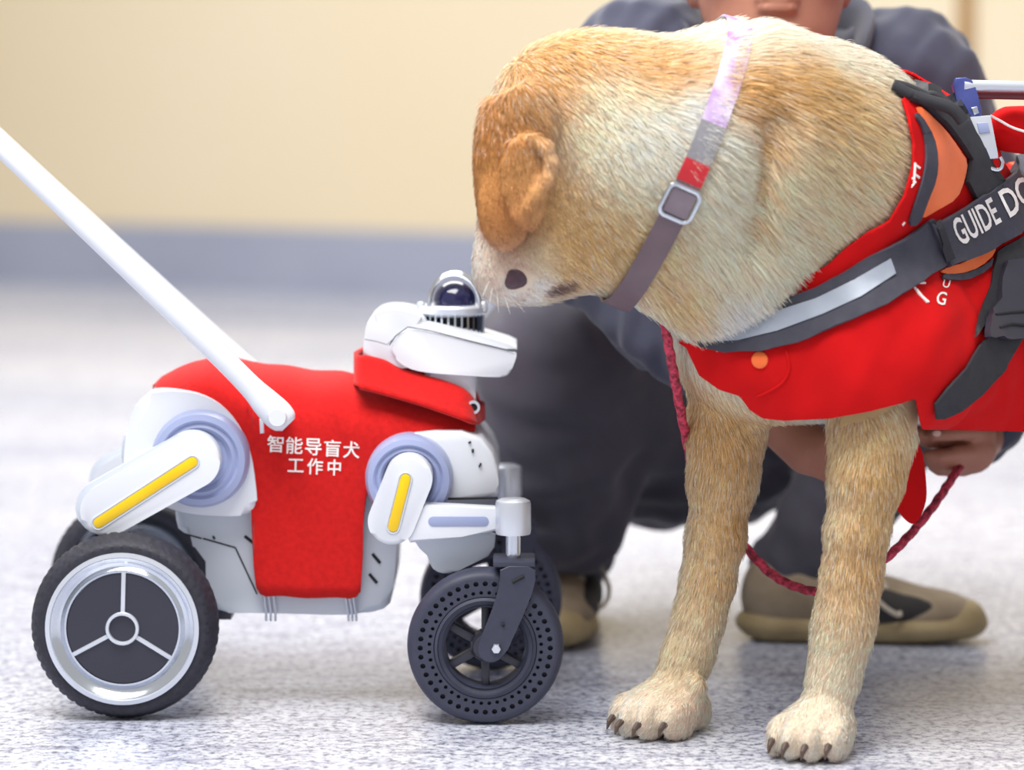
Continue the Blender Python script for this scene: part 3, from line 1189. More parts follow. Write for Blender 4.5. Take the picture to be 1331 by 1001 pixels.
def build_dog():
    dog = empty('dog', (0.26, -0.06, 0), 'yellow labrador standing with its head lowered to the robot', 'dog')
    F = Field((-0.09, -0.30, -0.012), (0.94, 0.52, 0.80), 0.0042)
    FL = []            # fur flow: (point, direction, reach)

    def cone(a, b, r1, r2, k=0.03, flow=True):
        A, B = q3(*a), q3(*b)
        F.cone(A, B, rp(r1, a[2]), rp(r2, b[2]), k)
        if flow:
            d = B - A
            L = np.linalg.norm(d)
            if L > 1e-4:
                for t in (0, 0.33, 0.66, 1):
                    FL.append((A + d * t, d / L, 0.07))

    def ball(px, py, Y, rx, ry=None, rz=None, rot=None, k=0.03):
        ry = ry or rx
        rz = rz or rx
        F.ell(q3(px, py, Y), (rp(rx, Y), rp(rz, Y), rp(ry, Y)), rot, k)
    c0, rot = dog_torso(F)
    for t in (0, 0.2, 0.4, 0.6):
        for s in (-0.1, 0, 0.1):
            FL.append((c0 + BODY_DIR * t + SIDE * s, BODY_DIR + np.array([0, 0, -0.45]), 0.12))
    # neck
    cone((960, 206, -0.075), (1050, 222, -0.04), 158, 158, 0.05)
    cone((880, 214, -0.095), (960, 208, -0.075), 146, 158, 0.05)
    cone((1070, 228, -0.03), (1110, 300, 0.0), 140, 110, 0.05)
    ball(985, 97, -0.06, 50, None, None, None, 0.03)
    ball(925, 350, -0.12, 84, 78, 66, None, 0.06)
    FL.append((q3(925, 350, -0.15), np.array([0.2, 0, -1.0]), 0.08))
    FL.append((q3(1060, 330, -0.15), np.array([0.45, 0, -0.9]), 0.12))
    # head, nose to the ground
    ball(770, 166, -0.10, 116, 124, 92, None, 0.05)
    ball(775, 268, -0.10, 104, 100, 82, None, 0.05)
    ball(850, 250, -0.10, 100, 118, 100, None, 0.05)
    ball(702, 174, -0.105, 54, 88, 66, None, 0.05)
    ball(664, 238, -0.10, 33, 74, 52, None, 0.04)           # brow and face
    cone((705, 285, -0.11), (690, 335, -0.135), 60, 50, 0.04, False)
    cone((690, 333, -0.135), (656, 356, -0.14), 44, 32, 0.03, False)   # muzzle
    ball(645, 335, -0.125, 18, 42, 30, None, 0.03)
    cone((735, 342, -0.12), (700, 352, -0.135), 30, 26, 0.03, False)   # lower jaw and lip
    for p in ((700, 200), (740, 120), (780, 200), (800, 300), (740, 290)):
        FL.append((q3(p[0], p[1], -0.17), np.array([0.75, 0, -0.65]), 0.06))
    FL.append((q3(690, 330, -0.16), np.array([0.35, 0, 0.9]), 0.04))
    FL.append((q3(650, 340, -0.16), np.array([-0.2, 0, -0.9]), 0.03))
    # ears: the long flap, and the fold that lies over it
    def leaf(px, py, Y, hw, hh, thick, tilt, lean, k):
        R = Matrix.Rotation(math.radians(lean), 3, 'Z') @ Matrix.Rotation(math.radians(tilt), 3, 'Y')
        F.ell(q3(px, py, Y), (rp(hw, Y), thick, rp(hh, Y)), R, k)
    leaf(655, 196, -0.178, 38, 80, 0.013, 6, -16, 0.008)
    leaf(655, 278, -0.186, 35, 50, 0.011, -4, -10, 0.010)
    leaf(634, 215, -0.160, 17, 92, 0.013, 2, -45, 0.012)
    leaf(692, 150, -0.186, 33, 46, 0.012, -10, 4, 0.012)
    leaf(684, 230, -0.203, 31, 58, 0.0075, -6, 8, 0.006)
    leaf(690, 274, -0.204, 18, 25, 0.0075, 8, 0, 0.006)
    rim = [(692, 178, -0.208, 7), (708, 190, -0.212, 8), (717, 210, -0.213, 9), (712, 234, -0.214, 9), (698, 254, -0.213, 8), (686, 270, -0.211, 6), (682, 284, -0.208, 4)]
    F.path([(q3(x, y, yy), rp(r, yy)) for x, y, yy, r in rim], 0.005)
    rim = [(662, 186, -0.200, 5), (655, 215, -0.204, 5), (657, 250, -0.206, 5), (668, 280, -0.208, 5), (684, 297, -0.208, 5)]
    F.path([(q3(x, y, yy), rp(r, yy)) for x, y, yy, r in rim], 0.005)
    for p in ((650, 200), (655, 290), (690, 160), (690, 240)):
        FL.append((q3(p[0], p[1], -0.19), np.array([-0.1, 0, -1.0]), 0.045))
    # front legs
    def leg(pts, Y, paw, toes):
        P = [(q3(x, y, yy), rp(r - 4, yy)) for x, y, yy, r in pts]
        F.path(P, 0.02)
        for (a, _), (b, _) in zip(P[:-1], P[1:]):
            d = b - a
            FL.append((a, d / np.linalg.norm(d), 0.05))
            FL.append((b, d / np.linalg.norm(d), 0.05))
    near = [(1140, 500, -0.095, 62), (1134, 560, -0.105, 55), (1126, 620, -0.115, 47), (1114, 690, -0.118, 40), (1107, 748, -0.118, 38), (1099, 800, -0.12, 38.5), (1092, 835, -0.122, 36), (1084, 880, -0.128, 33), (1072, 925, -0.14, 33)]
    far = [(948, 490, 0.005, 54), (944, 560, 0.0, 50), (940, 620, -0.002, 44), (930, 700, -0.005, 37), (920, 755, -0.008, 34), (908, 805, -0.012, 32.5), (895, 850, -0.018, 32), (880, 885, -0.026, 34)]
    leg(near, 0, None, None)
    leg(far, 0, None, None)
    paws = []

    def paw(base, heading, wid, ln):
        """base = point on the floor under the ankle"""
        h = np.array(heading) / np.linalg.norm(heading)
        s = np.array([-h[1], h[0], 0])
        R = Matrix(((h[0], s[0], 0), (h[1], s[1], 0), (0, 0, 1)))
        F.ell(base + h * ln * 0.32 + np.array([0, 0, 0.028]), (ln * 0.62, wid * 0.5, 0.027), R, 0.015)
        for k, (o, f) in enumerate(((-0.40, 0.62), (-0.137, 0.80), (0.137, 0.80), (0.40, 0.60))):
            c = base + h * ln * f + s * wid * o + np.array([0, 0, 0.021])
            F.ell(c, (0.0265, 0.0118, 0.0215), R, 0.004)
            paws.append((c + h * 0.0225 + np.array([0, 0, 0.0]), h, s))
        FL.append((base + h * ln * 0.5 + np.array([0, 0, 0.05]), h + np.array([0, 0, -0.4]), 0.06))
        F.ell(base + np.array([0, 0, 0.014]), (0.03, wid * 0.36, 0.014), R, 0.01)
    bf = q3(885, 918, -0.02)
    bf[2] = 0
    bf[1] = -0.02
    paw(bf, (-0.62, -0.78, 0), 0.080, 0.082)
    bn = q3(1072, 950, -0.125)
    bn[2] = 0
    paw(bn, (-0.45, -0.89, 0), 0.074, 0.070)
    # dew pad on the near side of the far foot
    F.ell(q3(905, 895, -0.055), (0.010, 0.010, 0.016), None, 0.01)
    # hind legs, behind the frame edge
    hp = c0 + BODY_DIR * 0.64
    for s in (-1, 1):
        o = hp + SIDE * (0.085 * s)
        k1 = o + BODY_DIR * -0.06 + np.array([0, 0, -0.17])
        k2 = o + BODY_DIR * 0.10 + np.array([0, 0, -0.30])
        k3 = o + BODY_DIR * 0.06
        k3[2] = 0.035
        F.path([(o + np.array([0, 0, -0.02]), 0.085), (k1, 0.06), (k2, 0.028), (k3, 0.026)], 0.03)
        F.ell(k3 + FWD * 0.035 + np.array([0, 0, -0.012]), (0.05, 0.04, 0.026), rot, 0.015)
        for a, b in ((o, k1), (k1, k2), (k2, k3)):
            FL.append((b, (b - a) / np.linalg.norm(b - a), 0.05))
    # tail
    tl = hp + BODY_DIR * 0.10 + np.array([0, 0, 0.05])
    F.path([(tl, 0.035), (tl + BODY_DIR * 0.15 + np.array([0, 0, -0.10]), 0.028), (tl + BODY_DIR * 0.22 + np.array([0, 0, -0.26]), 0.014)], 0.02)
    # fold of loose skin where neck meets shoulder
    F.cone(q3(992, 165, -0.205), q3(978, 310, -0.19), 0.007, 0.005, 0.035, cut=True)
    # mouth line
    F.cone(q3(676, 383, -0.178), q3(742, 374, -0.16), 0.0035, 0.003, 0.006, cut=True)
    V, Fc = F.mesh()
    V = smooth_np(V, Fc, 2, 0.4)
    V[:, 2] = np.maximum(V[:, 2], 0.0005)
    N = normals_np(V, Fc)
    tree = bvh(V, Fc)
    # ---- coat colour: patches placed on the surface
    CREAM = np.array(lin((250, 226, 194))[:3])
    patches = [      # px, py, radius m, colour, strength
        (650, 210, 0.050, (186, 124, 58), 1.2), (655, 290, 0.042, (178, 110, 54), 1.3), (632, 180, 0.04, (194, 132, 68), 1.1),
        (690, 150, 0.042, (206, 152, 80), 0.95), (690, 240, 0.036, (206, 146, 80), 0.95), (625, 240, 0.035, (190, 130, 66), 1.2), (622, 180, 0.035, (196, 136, 72), 1.2), (624, 290, 0.03, (188, 126, 64), 1.2),
        (705, 90, 0.045, (212, 164, 92), 0.95), (750, 65, 0.04, (214, 168, 100), 0.9), (820, 80, 0.035, (210, 162, 94), 0.95), (868, 95, 0.03, (214, 166, 100), 0.95), (790, 120, 0.025, (246, 226, 186), 0.9),
        (780, 300, 0.055, (216, 176, 104), 0.7), (840, 310, 0.05, (224, 188, 122), 0.6), (740, 320, 0.035, (208, 166, 98), 0.7), (735, 250, 0.03, (214, 170, 100), 0.7),
        (790, 200, 0.055, (246, 230, 194), 0.9), (850, 200, 0.05, (248, 236, 206), 0.9), (760, 170, 0.03, (240, 214, 166), 0.7),
        (905, 150, 0.03, (248, 240, 222), 0.8),
        (1000, 100, 0.035, (200, 154, 80), 1.0), (958, 125, 0.026, (196, 148, 74), 1.0), (1060, 120, 0.04, (206, 164, 92), 0.95), (1100, 160, 0.06, (220, 186, 124), 0.6),
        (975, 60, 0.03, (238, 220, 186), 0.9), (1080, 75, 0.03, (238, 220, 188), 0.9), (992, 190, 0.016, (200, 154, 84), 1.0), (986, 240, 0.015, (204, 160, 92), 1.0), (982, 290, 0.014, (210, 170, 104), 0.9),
        (930, 260, 0.06, (246, 230, 192), 0.8), (960, 330, 0.05, (244, 226, 186), 0.8), (1060, 260, 0.06, (236, 210, 160), 0.6),
        (890, 390, 0.03, (226, 184, 112), 0.7), (945, 405, 0.03, (250, 240, 220), 0.8),
        (640, 350, 0.030, (240, 220, 196), 1.0), (665, 375, 0.024, (242, 226, 208), 1.0), (700, 335, 0.024, (238, 222, 186), 0.9), (625, 325, 0.02, (244, 232, 214), 0.9),
        (675, 350, 0.012, (214, 176, 160), 0.8), (705, 368, 0.012, (246, 234, 220), 0.9), (726, 376, 0.007, (92, 72, 70), 2.5), (715, 380, 0.005, (92, 72, 70), 2.0), (738, 371, 0.006, (110, 84, 74), 2.0), (655, 340, 0.012, (206, 168, 140), 0.9), (640, 365, 0.010, (216, 180, 160), 0.9),
        (925, 540, 0.05, (214, 172, 104), 0.9), (940, 590, 0.04, (212, 168, 100), 0.9), (920, 640, 0.03, (226, 190, 130), 0.9), (955, 680, 0.03, (204, 158, 88), 0.9), (925, 710, 0.03, (222, 186, 128), 0.9), (905, 780, 0.03, (228, 198, 148), 0.9), (930, 760, 0.025, (212, 172, 108), 0.9), (890, 830, 0.03, (230, 202, 156), 0.9),
        (1110, 580, 0.05, (226, 190, 126), 0.9), (1150, 620, 0.04, (208, 166, 96), 0.9), (1125, 680, 0.035, (214, 174, 108), 0.9), (1120, 745, 0.035, (206, 162, 92), 0.9), (1088, 660, 0.03, (236, 206, 160), 0.8), (1088, 760, 0.03, (230, 196, 144), 0.9), (1115, 800, 0.03, (220, 184, 126), 0.8),
        (880, 870, 0.04, (232, 204, 156), 0.8), (850, 915, 0.05, (240, 218, 188), 0.95), (820, 925, 0.03, (244, 226, 204), 0.95), (895, 920, 0.03, (236, 206, 180), 0.9),
        (1090, 830, 0.04, (236, 210, 168), 0.8), (1060, 940, 0.05, (240, 222, 196), 0.95), (1080, 890, 0.04, (238, 216, 178), 0.9)]
    PC = []
    for px, py, r, c, s in patches:
        hh = hit(tree, px, py)
        if hh:
            PC.append((np.array(hh[0]), r, np.array(lin(c)[:3]), s))

    def colour(P):
        acc = np.tile(CREAM * 0.25, (len(P), 1))
        wt = np.full(len(P), 0.25)
        for c, r, col, s in PC:
            w = s * np.exp(-((P - c) ** 2).sum(1) / (2 * (r * 0.62) ** 2)) * 2.0
            acc += w[:, None] * col
            wt += w
        col = acc / wt[:, None]
        n = np.sin(P[:, 0] * 61 + 3 * np.sin(P[:, 2] * 47)) * np.sin(P[:, 2] * 53 + P[:, 1] * 40 + 2 * np.sin(P[:, 0] * 35))
        return np.clip(col * (1 + 0.05 * n)[:, None], 0, 1)
    me = np_mesh('dog', V, Fc)
    C = np.concatenate([colour(V) * 0.8, np.ones((len(V), 1))], 1)
    at_ = me.color_attributes.new('coat', 'FLOAT_COLOR', 'POINT')
    at_.data.foreach_set('color', C.astype(np.float32).ravel())

    def coat_mat(name, hair):
        m = bpy.data.materials.new(name)
        m.use_nodes = True
        nt = m.node_tree
        out = nt.nodes['Material Output']
        a = nt.nodes.new('ShaderNodeAttribute')
        a.attribute_name = 'coat'
        b = nt.nodes['Principled BSDF']
        b.inputs['Roughness'].default_value = 0.75
        b.inputs['Specular IOR Level'].default_value = 0.2
        nt.links.new(a.outputs['Color'], b.inputs['Base Color'])
        if hair:
            g = nt.nodes.new('ShaderNodeAttribute')
            g.attribute_name = 'grow'
            nt.links.new(g.outputs['Vector'], b.inputs['Normal'])
            b.inputs['Roughness'].default_value = 0.6
        return m
    body = put('dog_body', me, coat_mat('dog_skin', False), dog, 'pale yellow coat, darker golden ears', smooth=180)
    # nose, nostril, claws, eyes
    skin_dark = mat('dark_nose_leather', (84, 56, 66), 0.35, noise=(120, (60, 40, 50)), bump=(400, 0.4, 0.0006))
    FN = Field(q3(645, 385, -0.22) - 0.02, q3(705, 335, -0.12) + 0.02, 0.002)
    hn = np.array(hit(tree, 673, 361)[0])
    FN.ell(hn + np.array([0, 0.004, 0.001]), (0.0118, 0.008, 0.0115), Matrix.Rotation(0.3, 3, 'Y'), 0.004)
    FN.ell(hn + np.array([-0.006, 0.004, -0.006]), (0.007, 0.007, 0.006), None, 0.004)
    FN.ell(hn + np.array([0.004, -0.006, -0.003]), (0.0028, 0.004, 0.0034), None, 0.002, cut=True)
    nv, nf = FN.mesh()
    put('nose', np_mesh('nose', nv, nf), skin_dark, dog, 'dark brown nose', smooth=180)
    claw = mat('dark_claw', (70, 56, 50), 0.35, noise=(60, (92, 74, 66)))
    for c, h, s in paws:
        c, h = Vector(c), Vector(h)
        c.z = 0.020
        pts = [c - h * 0.004, c + h * 0.004, c + h * 0.010 + Vector((0, 0, -0.004)), c + h * 0.0135 + Vector((0, 0, -0.011))]
        put('claw', tube(pts, [0.0038, 0.0036, 0.0026, 0.0007], 8), claw, dog)
    eye_m = mat('amber_brown_eye', (60, 34, 16), 0.08, noise=(80, (40, 22, 10)), coat=0.5)
    for p, yy in (((640, 262), -0.02),):
        c = q3(p[0], p[1], yy)
        nn = tree.find_nearest(Vector(c))
        put('eye', lathe([(0, -0.008), (0.005, -0.0065), (0.008, 0), (0.005, 0.0065), (0, 0.008)], nn[0], 'X', 18), eye_m, dog, smooth=180)
    return dog, tree, V, Fc, N, FL, colour, coat_mat, F


DOG, DTREE, DV, DF, DN, DFLOW, DCOL, COATMAT, DFIELD = build_dog()


def build_vest():
    vest = empty('dog_vest', (0.35, 0.02, 0.28), 'red cloth working vest with orange panels worn by the labrador', 'vest')
    VF = Field((0.05, -0.30, 0.22), (0.90, 0.46, 0.72), 0.0042)
    dog_torso(VF)
    # the cloth bridges chest, shoulder and neck base
    VF.cone(q3(1070, 228, -0.03), q3(1110, 300, 0.0), rp(140, -0.03), rp(110, 0), 0.05)
    VF.cone(q3(1050, 222, -0.04), q3(1180, 240, 0.05), rp(161, -0.04), rp(112, 0.05), 0.05)
    VF.cone(q3(985, 455, -0.045), q3(1110, 470, -0.075), 0.068, 0.075, 0.04)
    VF.cone(q3(935, 440, -0.03), q3(1000, 470, -0.06), 0.046, 0.062, 0.04)
    VF.cone(q3(1105, 490, -0.10), q3(1160, 480, -0.09), 0.045, 0.05, 0.04)
    VF.cone(q3(1040, 480, -0.09), q3(1100, 490, -0.10), 0.05, 0.05, 0.04)
    VF.cone(q3(1290, 470, 0.10), q3(1400, 470, 0.24), 0.085, 0.09, 0.05)
    VF.cone(q3(1160, 460, -0.085), q3(1300, 465, 0.10), 0.056, 0.088, 0.05)
    VF.wrinkle(0.0024, 58, (1, 1, 0.7), 5)
    V, Fq = VF.mesh(0.010)
    V = smooth_np(V, Fq, 2, 0.4)
    N = normals_np(V, Fq)
    neck_line = [(1172, 128), (1180, 150), (1187, 185), (1186, 215), (1175, 255), (1155, 288), (1128, 302), (1100, 322), (1075, 345), (1030, 368), (985, 388), (940, 402), (900, 425), (882, 445)]
    low = [(893, 452), (910, 488), (935, 506), (962, 514), (975, 532), (992, 543), (1020, 546), (1080, 543), (1130, 534), (1170, 524), (1190, 517), (1194, 540), (1198, 557), (1260, 558), (1400, 562), (1600, 566)]
    poly = neck_line + low + [(1600, 60), (1290, 60), (1172, 128)]
    c0 = q3(1015, 395, -0.02)

    def score(P, Nn):
        view = P - np.array(CAM)
        face = (Nn * view).sum(1) < 0
        sp = poly_dist(project(P), poly) * 0.0008
        al = (P - c0) @ BODY_DIR
        up = P[:, 2]
        sb = np.minimum(al - 0.06 - 0.35 * np.maximum(0, up - 0.48), up - np.where(al < 0.25, 0.40, 0.31))
        return np.minimum(np.where(face, sp, sb), 0.64 - al)
    Vk, Fk = clip_mesh(V, Fq, score(V, N))
    red = mat('red_vest_cloth', (212, 16, 20), 0.9, noise=(14, (192, 10, 14), 0.3), bump=(500, 0.25, 0.0006), spec=0.2)
    orange = mat('orange_vest_panel', (248, 118, 52), 0.75, noise=(30, (240, 104, 40)), bump=(500, 0.3, 0.0006), sheen=0.2)
    grey = mat('charcoal_webbing', (66, 66, 78), 0.75, noise=(90, (58, 58, 70)), bump=(600, 0.4, 0.0008))
    black = mat('black_webbing', (38, 38, 44), 0.7, noise=(90, (46, 46, 52)), bump=(600, 0.4, 0.0008))
    refl = mat('silver_reflective_tape', (166, 173, 186), 0.45, 0.15, noise=(40, (150, 158, 172)), bump=(700, 0.15, 0.0004))
    me = np_mesh('vest', Vk, Fk)
    shell = put('vest_shell', me, red, vest, 'red vest cloth', smooth=180)
    md = shell.modifiers.new('thickness', 'SOLIDIFY')
    md.thickness = 0.003
    md.offset = 0
    tree = bvh(Vk, Fk)

    def lay(name, poly, off, thick, material, parent, label=None, step=9, rounds=1, on=None, relax=3):
        p = chaikin(poly, rounds) if rounds else poly
        me = flow_mesh(name, p, on or tree, off, thick, step, relax)
        if not me.polygons:
            bpy.data.meshes.remove(me)
            return None
        return put(name, me, material, parent, label, smooth=50)
    # orange shoulder panel with dark piping in front of it
    lay('orange_panel', [(1186, 142), (1196, 142), (1222, 168), (1243, 195), (1254, 210), (1250, 232), (1240, 258), (1215, 272), (1193, 284), (1192, 268), (1206, 240), (1213, 210), (1210, 182)], 0.0024, 0.002, orange, vest, 'orange shoulder panel')
    lay('piping', [(1184, 150), (1196, 168), (1200, 196), (1198, 226), (1186, 262), (1176, 292), (1190, 290), (1200, 262), (1212, 232), (1215, 206), (1210, 180), (1192, 150)], 0.0026, 0.0026, grey, vest, 'charcoal edge piping')
    lay('orange_panel', [(1218, 352), (1250, 342), (1288, 318), (1290, 330), (1270, 348), (1240, 358), (1222, 358)], 0.0028, 0.002, orange, vest, 'orange lower panel')
    lay('piping', [(1220, 358), (1245, 358), (1280, 344), (1288, 334), (1284, 352), (1250, 366), (1222, 366)], 0.0028, 0.0022, grey, vest)
    lay('orange_panel', [(1292, 158), (1331, 188), (1345, 215), (1345, 232), (1310, 216), (1296, 205)], 0.0024, 0.002, orange, vest, 'orange back panel')
    # orange button and the flap below the strap
    hb = hit(tree, 988, 468, 0.001)
    btn = lathe([(0, 0.0032), (0.006, 0.003), (0.0082, 0.0018), (0.0085, -0.001)], (0, 0, 0), 'Z', 28)
    btn.transform(Matrix.Translation(hb[0]) @ hb[1].to_track_quat('Z', 'Y').to_matrix().to_4x4())
    put('button', btn, orange, vest, 'orange snap button')
    seam = [hit(tree, x, y, 0.0018) for x, y in spline([(1022, 455), (1026, 478), (1018, 496), (1000, 508), (985, 514)], 4)]
    seam = [s[0] for s in seam if s]
    put('flap_seam', tube(seam, 0.0016, 6), red, vest)
    for body, x, y, w, h, a in (('U', 1228, 370, 9, 11, 15), ('G', 1222, 389, 12, 17, 12)):
        put('lettering', lay_text(body, tree, x, y, w, h, a, 0.0022, bold=0.01), PRINT, vest, smooth=0)
    for pts in ([(1188, 212), (1187, 226), (1186, 238)], [(1187, 214), (1194, 219)], [(1186, 226), (1193, 231)], [(1184, 232), (1179, 236), (1183, 242), (1188, 236)], [(1174, 288), (1171, 292)], [(1190, 369), (1201, 369)], [(1187, 374), (1192, 382), (1204, 394)], [(1190, 377), (1197, 386), (1206, 394)]):
        P = [hit(tree, x, y, 0.0018) for x, y in pts]
        P = [p[0] for p in P if p]
        if len(P) > 1:
            put('lettering', tube(P, 0.0013, 6), PRINT, vest)
    # the red strap end held in the hand below the belly
    o = [(1176, 572), (1190, 570), (1200, 588), (1204, 625), (1205, 650), (1196, 674), (1187, 683), (1176, 676), (1164, 660), (1160, 636), (1166, 600)]
    put('strap_end', prism(o, 0.035, 0.040, 0.001, 2, 1), red, vest, 'loose red strap end hanging under the belly', smooth=45)
    # ---------------- harness
    har = empty('guide_dog_harness', (0.33, -0.06, 0.36), 'charcoal guide dog harness with reflective tape and metal handle clip', 'harness')
    strap = lay('chest_strap', [(903, 440), (930, 416), (1000, 396), (1060, 374), (1120, 337), (1170, 308), (1206, 283), (1217, 292), (1226, 320), (1228, 342), (1195, 370), (1150, 398), (1090, 425), (1040, 445), (990, 457), (945, 457), (915, 450)], 0.0045, 0.004, grey, har, 'broad charcoal chest strap', 9, 0)
    stree = BVHTree.FromPolygons([v.co.copy() for v in strap.data.vertices], [tuple(p.vertices) for p in strap.data.polygons])
    lay('reflective_tape', [(908, 441), (930, 421), (1000, 407), (1060, 388), (1110, 364), (1157, 336), (1164, 356), (1120, 385), (1070, 408), (1010, 430), (960, 442), (925, 444)], 0.0006, 0.0006, refl, strap, 'silver reflective tape', 9, 0, stree)
    patch = lay('lettered_patch', [(1198, 286), (1206, 290), (1252, 264), (1321, 218), (1350, 200), (1356, 280), (1331, 296), (1280, 324), (1224, 350), (1214, 324)], 0.008, 0.005, grey, har, 'charcoal patch with white lettering', 9, 0)
    ptree = BVHTree.FromPolygons([v.co.copy() for v in patch.data.vertices], [tuple(p.vertices) for p in patch.data.polygons])
    lay('stitching', [(1216, 291), (1223, 287), (1240, 336), (1232, 340)], 0.0007, 0.0012, black, patch, None, 9, 0, ptree)
    for body, x, y, w, h, a in (('GUIDE', 1268, 288, 62, 36, -31), ('DOG', 1331, 249, 64, 38, -33)):
        put('lettering', lay_text(body, ptree, x, y, w, h, a, 0.0007, bold=0.018, shear=-0.12), PRINT, patch, 'white block lettering', smooth=0)
    # girth strap and its buckle
    lay('girth_strap', [(1292, 428), (1322, 442), (1300, 480), (1268, 512), (1244, 530), (1222, 540), (1212, 540), (1211, 522), (1226, 503), (1250, 478), (1268, 448)], 0.004, 0.003, black, har, 'dark girth strap', 9, 0, None, 14)
    lay('girth_strap', [(1290, 330), (1302, 320), (1345, 300), (1345, 400), (1300, 400), (1276, 420), (1262, 440), (1268, 410), (1284, 375)], 0.004, 0.003, black, har, None, 9, 0)
    bk = lay('side_buckle', [(1296, 346), (1345, 340), (1348, 440), (1300, 444), (1270, 440), (1272, 418), (1290, 395)], 0.0085, 0.007, mat('black_buckle_plastic', (48, 46, 58), 0.4, noise=(20, (54, 52, 64))), har, 'black plastic side-release buckle', 9, 0, None, 12)
    for y0 in (414, 430):
        P = [hit(tree, x, y, 0.0162) for x, y in ((1280, y0 + 3), (1300, y0), (1320, y0 - 2), (1340, y0 - 4))]
        P = [p[0] for p in P if p]
        if bk and len(P) > 1:
            put('buckle_groove', tube(P, 0.0016, 6), INK, bk)
    # back pad and handle
    lay('back_pad', [(1168, 128), (1182, 112), (1205, 116), (1232, 128), (1250, 140), (1268, 170), (1282, 215), (1300, 240), (1262, 258), (1250, 236), (1256, 208), (1244, 190), (1222, 164), (1196, 140)], 0.0035, 0.006, black, har, 'black padded back plate', 9, 0, None, 8)
    Yb = 0.05
    hh = hit(tree, 1200, 135)
    Yb = hh[0].y if hh else 0.05
    grip = [(1160, 112), (1172, 118), (1195, 128), (1218, 134), (1240, 142), (1252, 158)]
    put('grab_handle', tube([at(x, y, Yb - 0.012) for x, y in chaikin(grip, 2, False)], (0.0065), 12), black, har, 'black rolled grab handle')
    put('grab_handle', tube([at(x, y, Yb - 0.004) for x, y in chaikin([(1162, 108), (1180, 112), (1204, 124), (1212, 122), (1224, 130)], 2, False)], 0.004, 10), black, har)
    hc = hit(tree, 1280, 190)
    Yc = (hc[0].y if hc else 0.1) - 0.02
    blue = mat('blue_anodised_metal', (66, 78, 150), 0.3, 0.6, noise=(40, (96, 106, 180)))
    put('handle_lever', prism([(1236, 102), (1262, 100), (1270, 118), (1278, 150), (1268, 162), (1256, 164), (1246, 140)], Yc, Yc + 0.012, 0.0016, 1), blue, har, 'blue metal handle lever', smooth=40)
    put('lever_screw', prism([(1262, 140), (1270, 138), (1273, 147), (1266, 150)], Yc - 0.0025, Yc + 0.002, 0.0006), CHROME, har)
    clip = put('handle_clip', prism([(1261, 152), (1288, 150), (1297, 200), (1298, 206), (1276, 208), (1268, 198)], Yc - 0.006, Yc + 0.012, 0.0015, 0), SATIN, har, 'silver metal handle clip', smooth=40)
    put('clip_window', prism([(1270, 160), (1284, 159), (1287, 172), (1273, 174)], Yc - 0.0075, Yc - 0.004, 0.0005), BLUEGREY, clip)
    put('clip_ring', tube([at(x, y, Yc - 0.004) for x, y in chaikin([(1266, 196), (1262, 204), (1274, 212), (1286, 218), (1299, 222), (1304, 212), (1300, 204)], 2, False)], 0.0022, 8), CHROME, clip)
    rod0, rod1 = at(1252, 111, Yc + 0.004), at(1480, 116, Yc + 0.03)
    put('handle_rod', tube([rod0, rod1], 0.0058, 14), SATIN, har, 'grey metal handle rod')
    put('handle_rod', tube([rod0 + Vector((0, 0.012, -0.009)), rod1 + Vector((0, 0.012, -0.009))], 0.0045, 12), mat('dark_red_rod', (120, 40, 46), 0.4, noise=(20, (104, 32, 40))), har, 'dark red rod below the grey one')
    # red pocket bulging behind the clip
    VFp = Field(q3(1280, 215, Yc) - np.array([0.02, 0.06, 0.02]), q3(1420, 120, Yc) + np.array([0.02, 0.10, 0.03]), 0.004)
    VFp.cone(q3(1312, 168, Yc + 0.05), q3(1400, 172, Yc + 0.09), 0.024, 0.03, 0.02)
    nv, nf_ = VFp.mesh()
    put('vest_pocket', np_mesh('pocket', nv, nf_), red, vest, 'red padded pocket on the back', smooth=180)
    put('pocket_piping', tube([at(x, y, Yc + 0.02) for x, y in chaikin([(1287, 150), (1300, 157), (1315, 166), (1335, 172)], 2, False)], 0.0014, 6), PRINT, vest)
    return vest, tree


VEST, VTREE = build_vest()


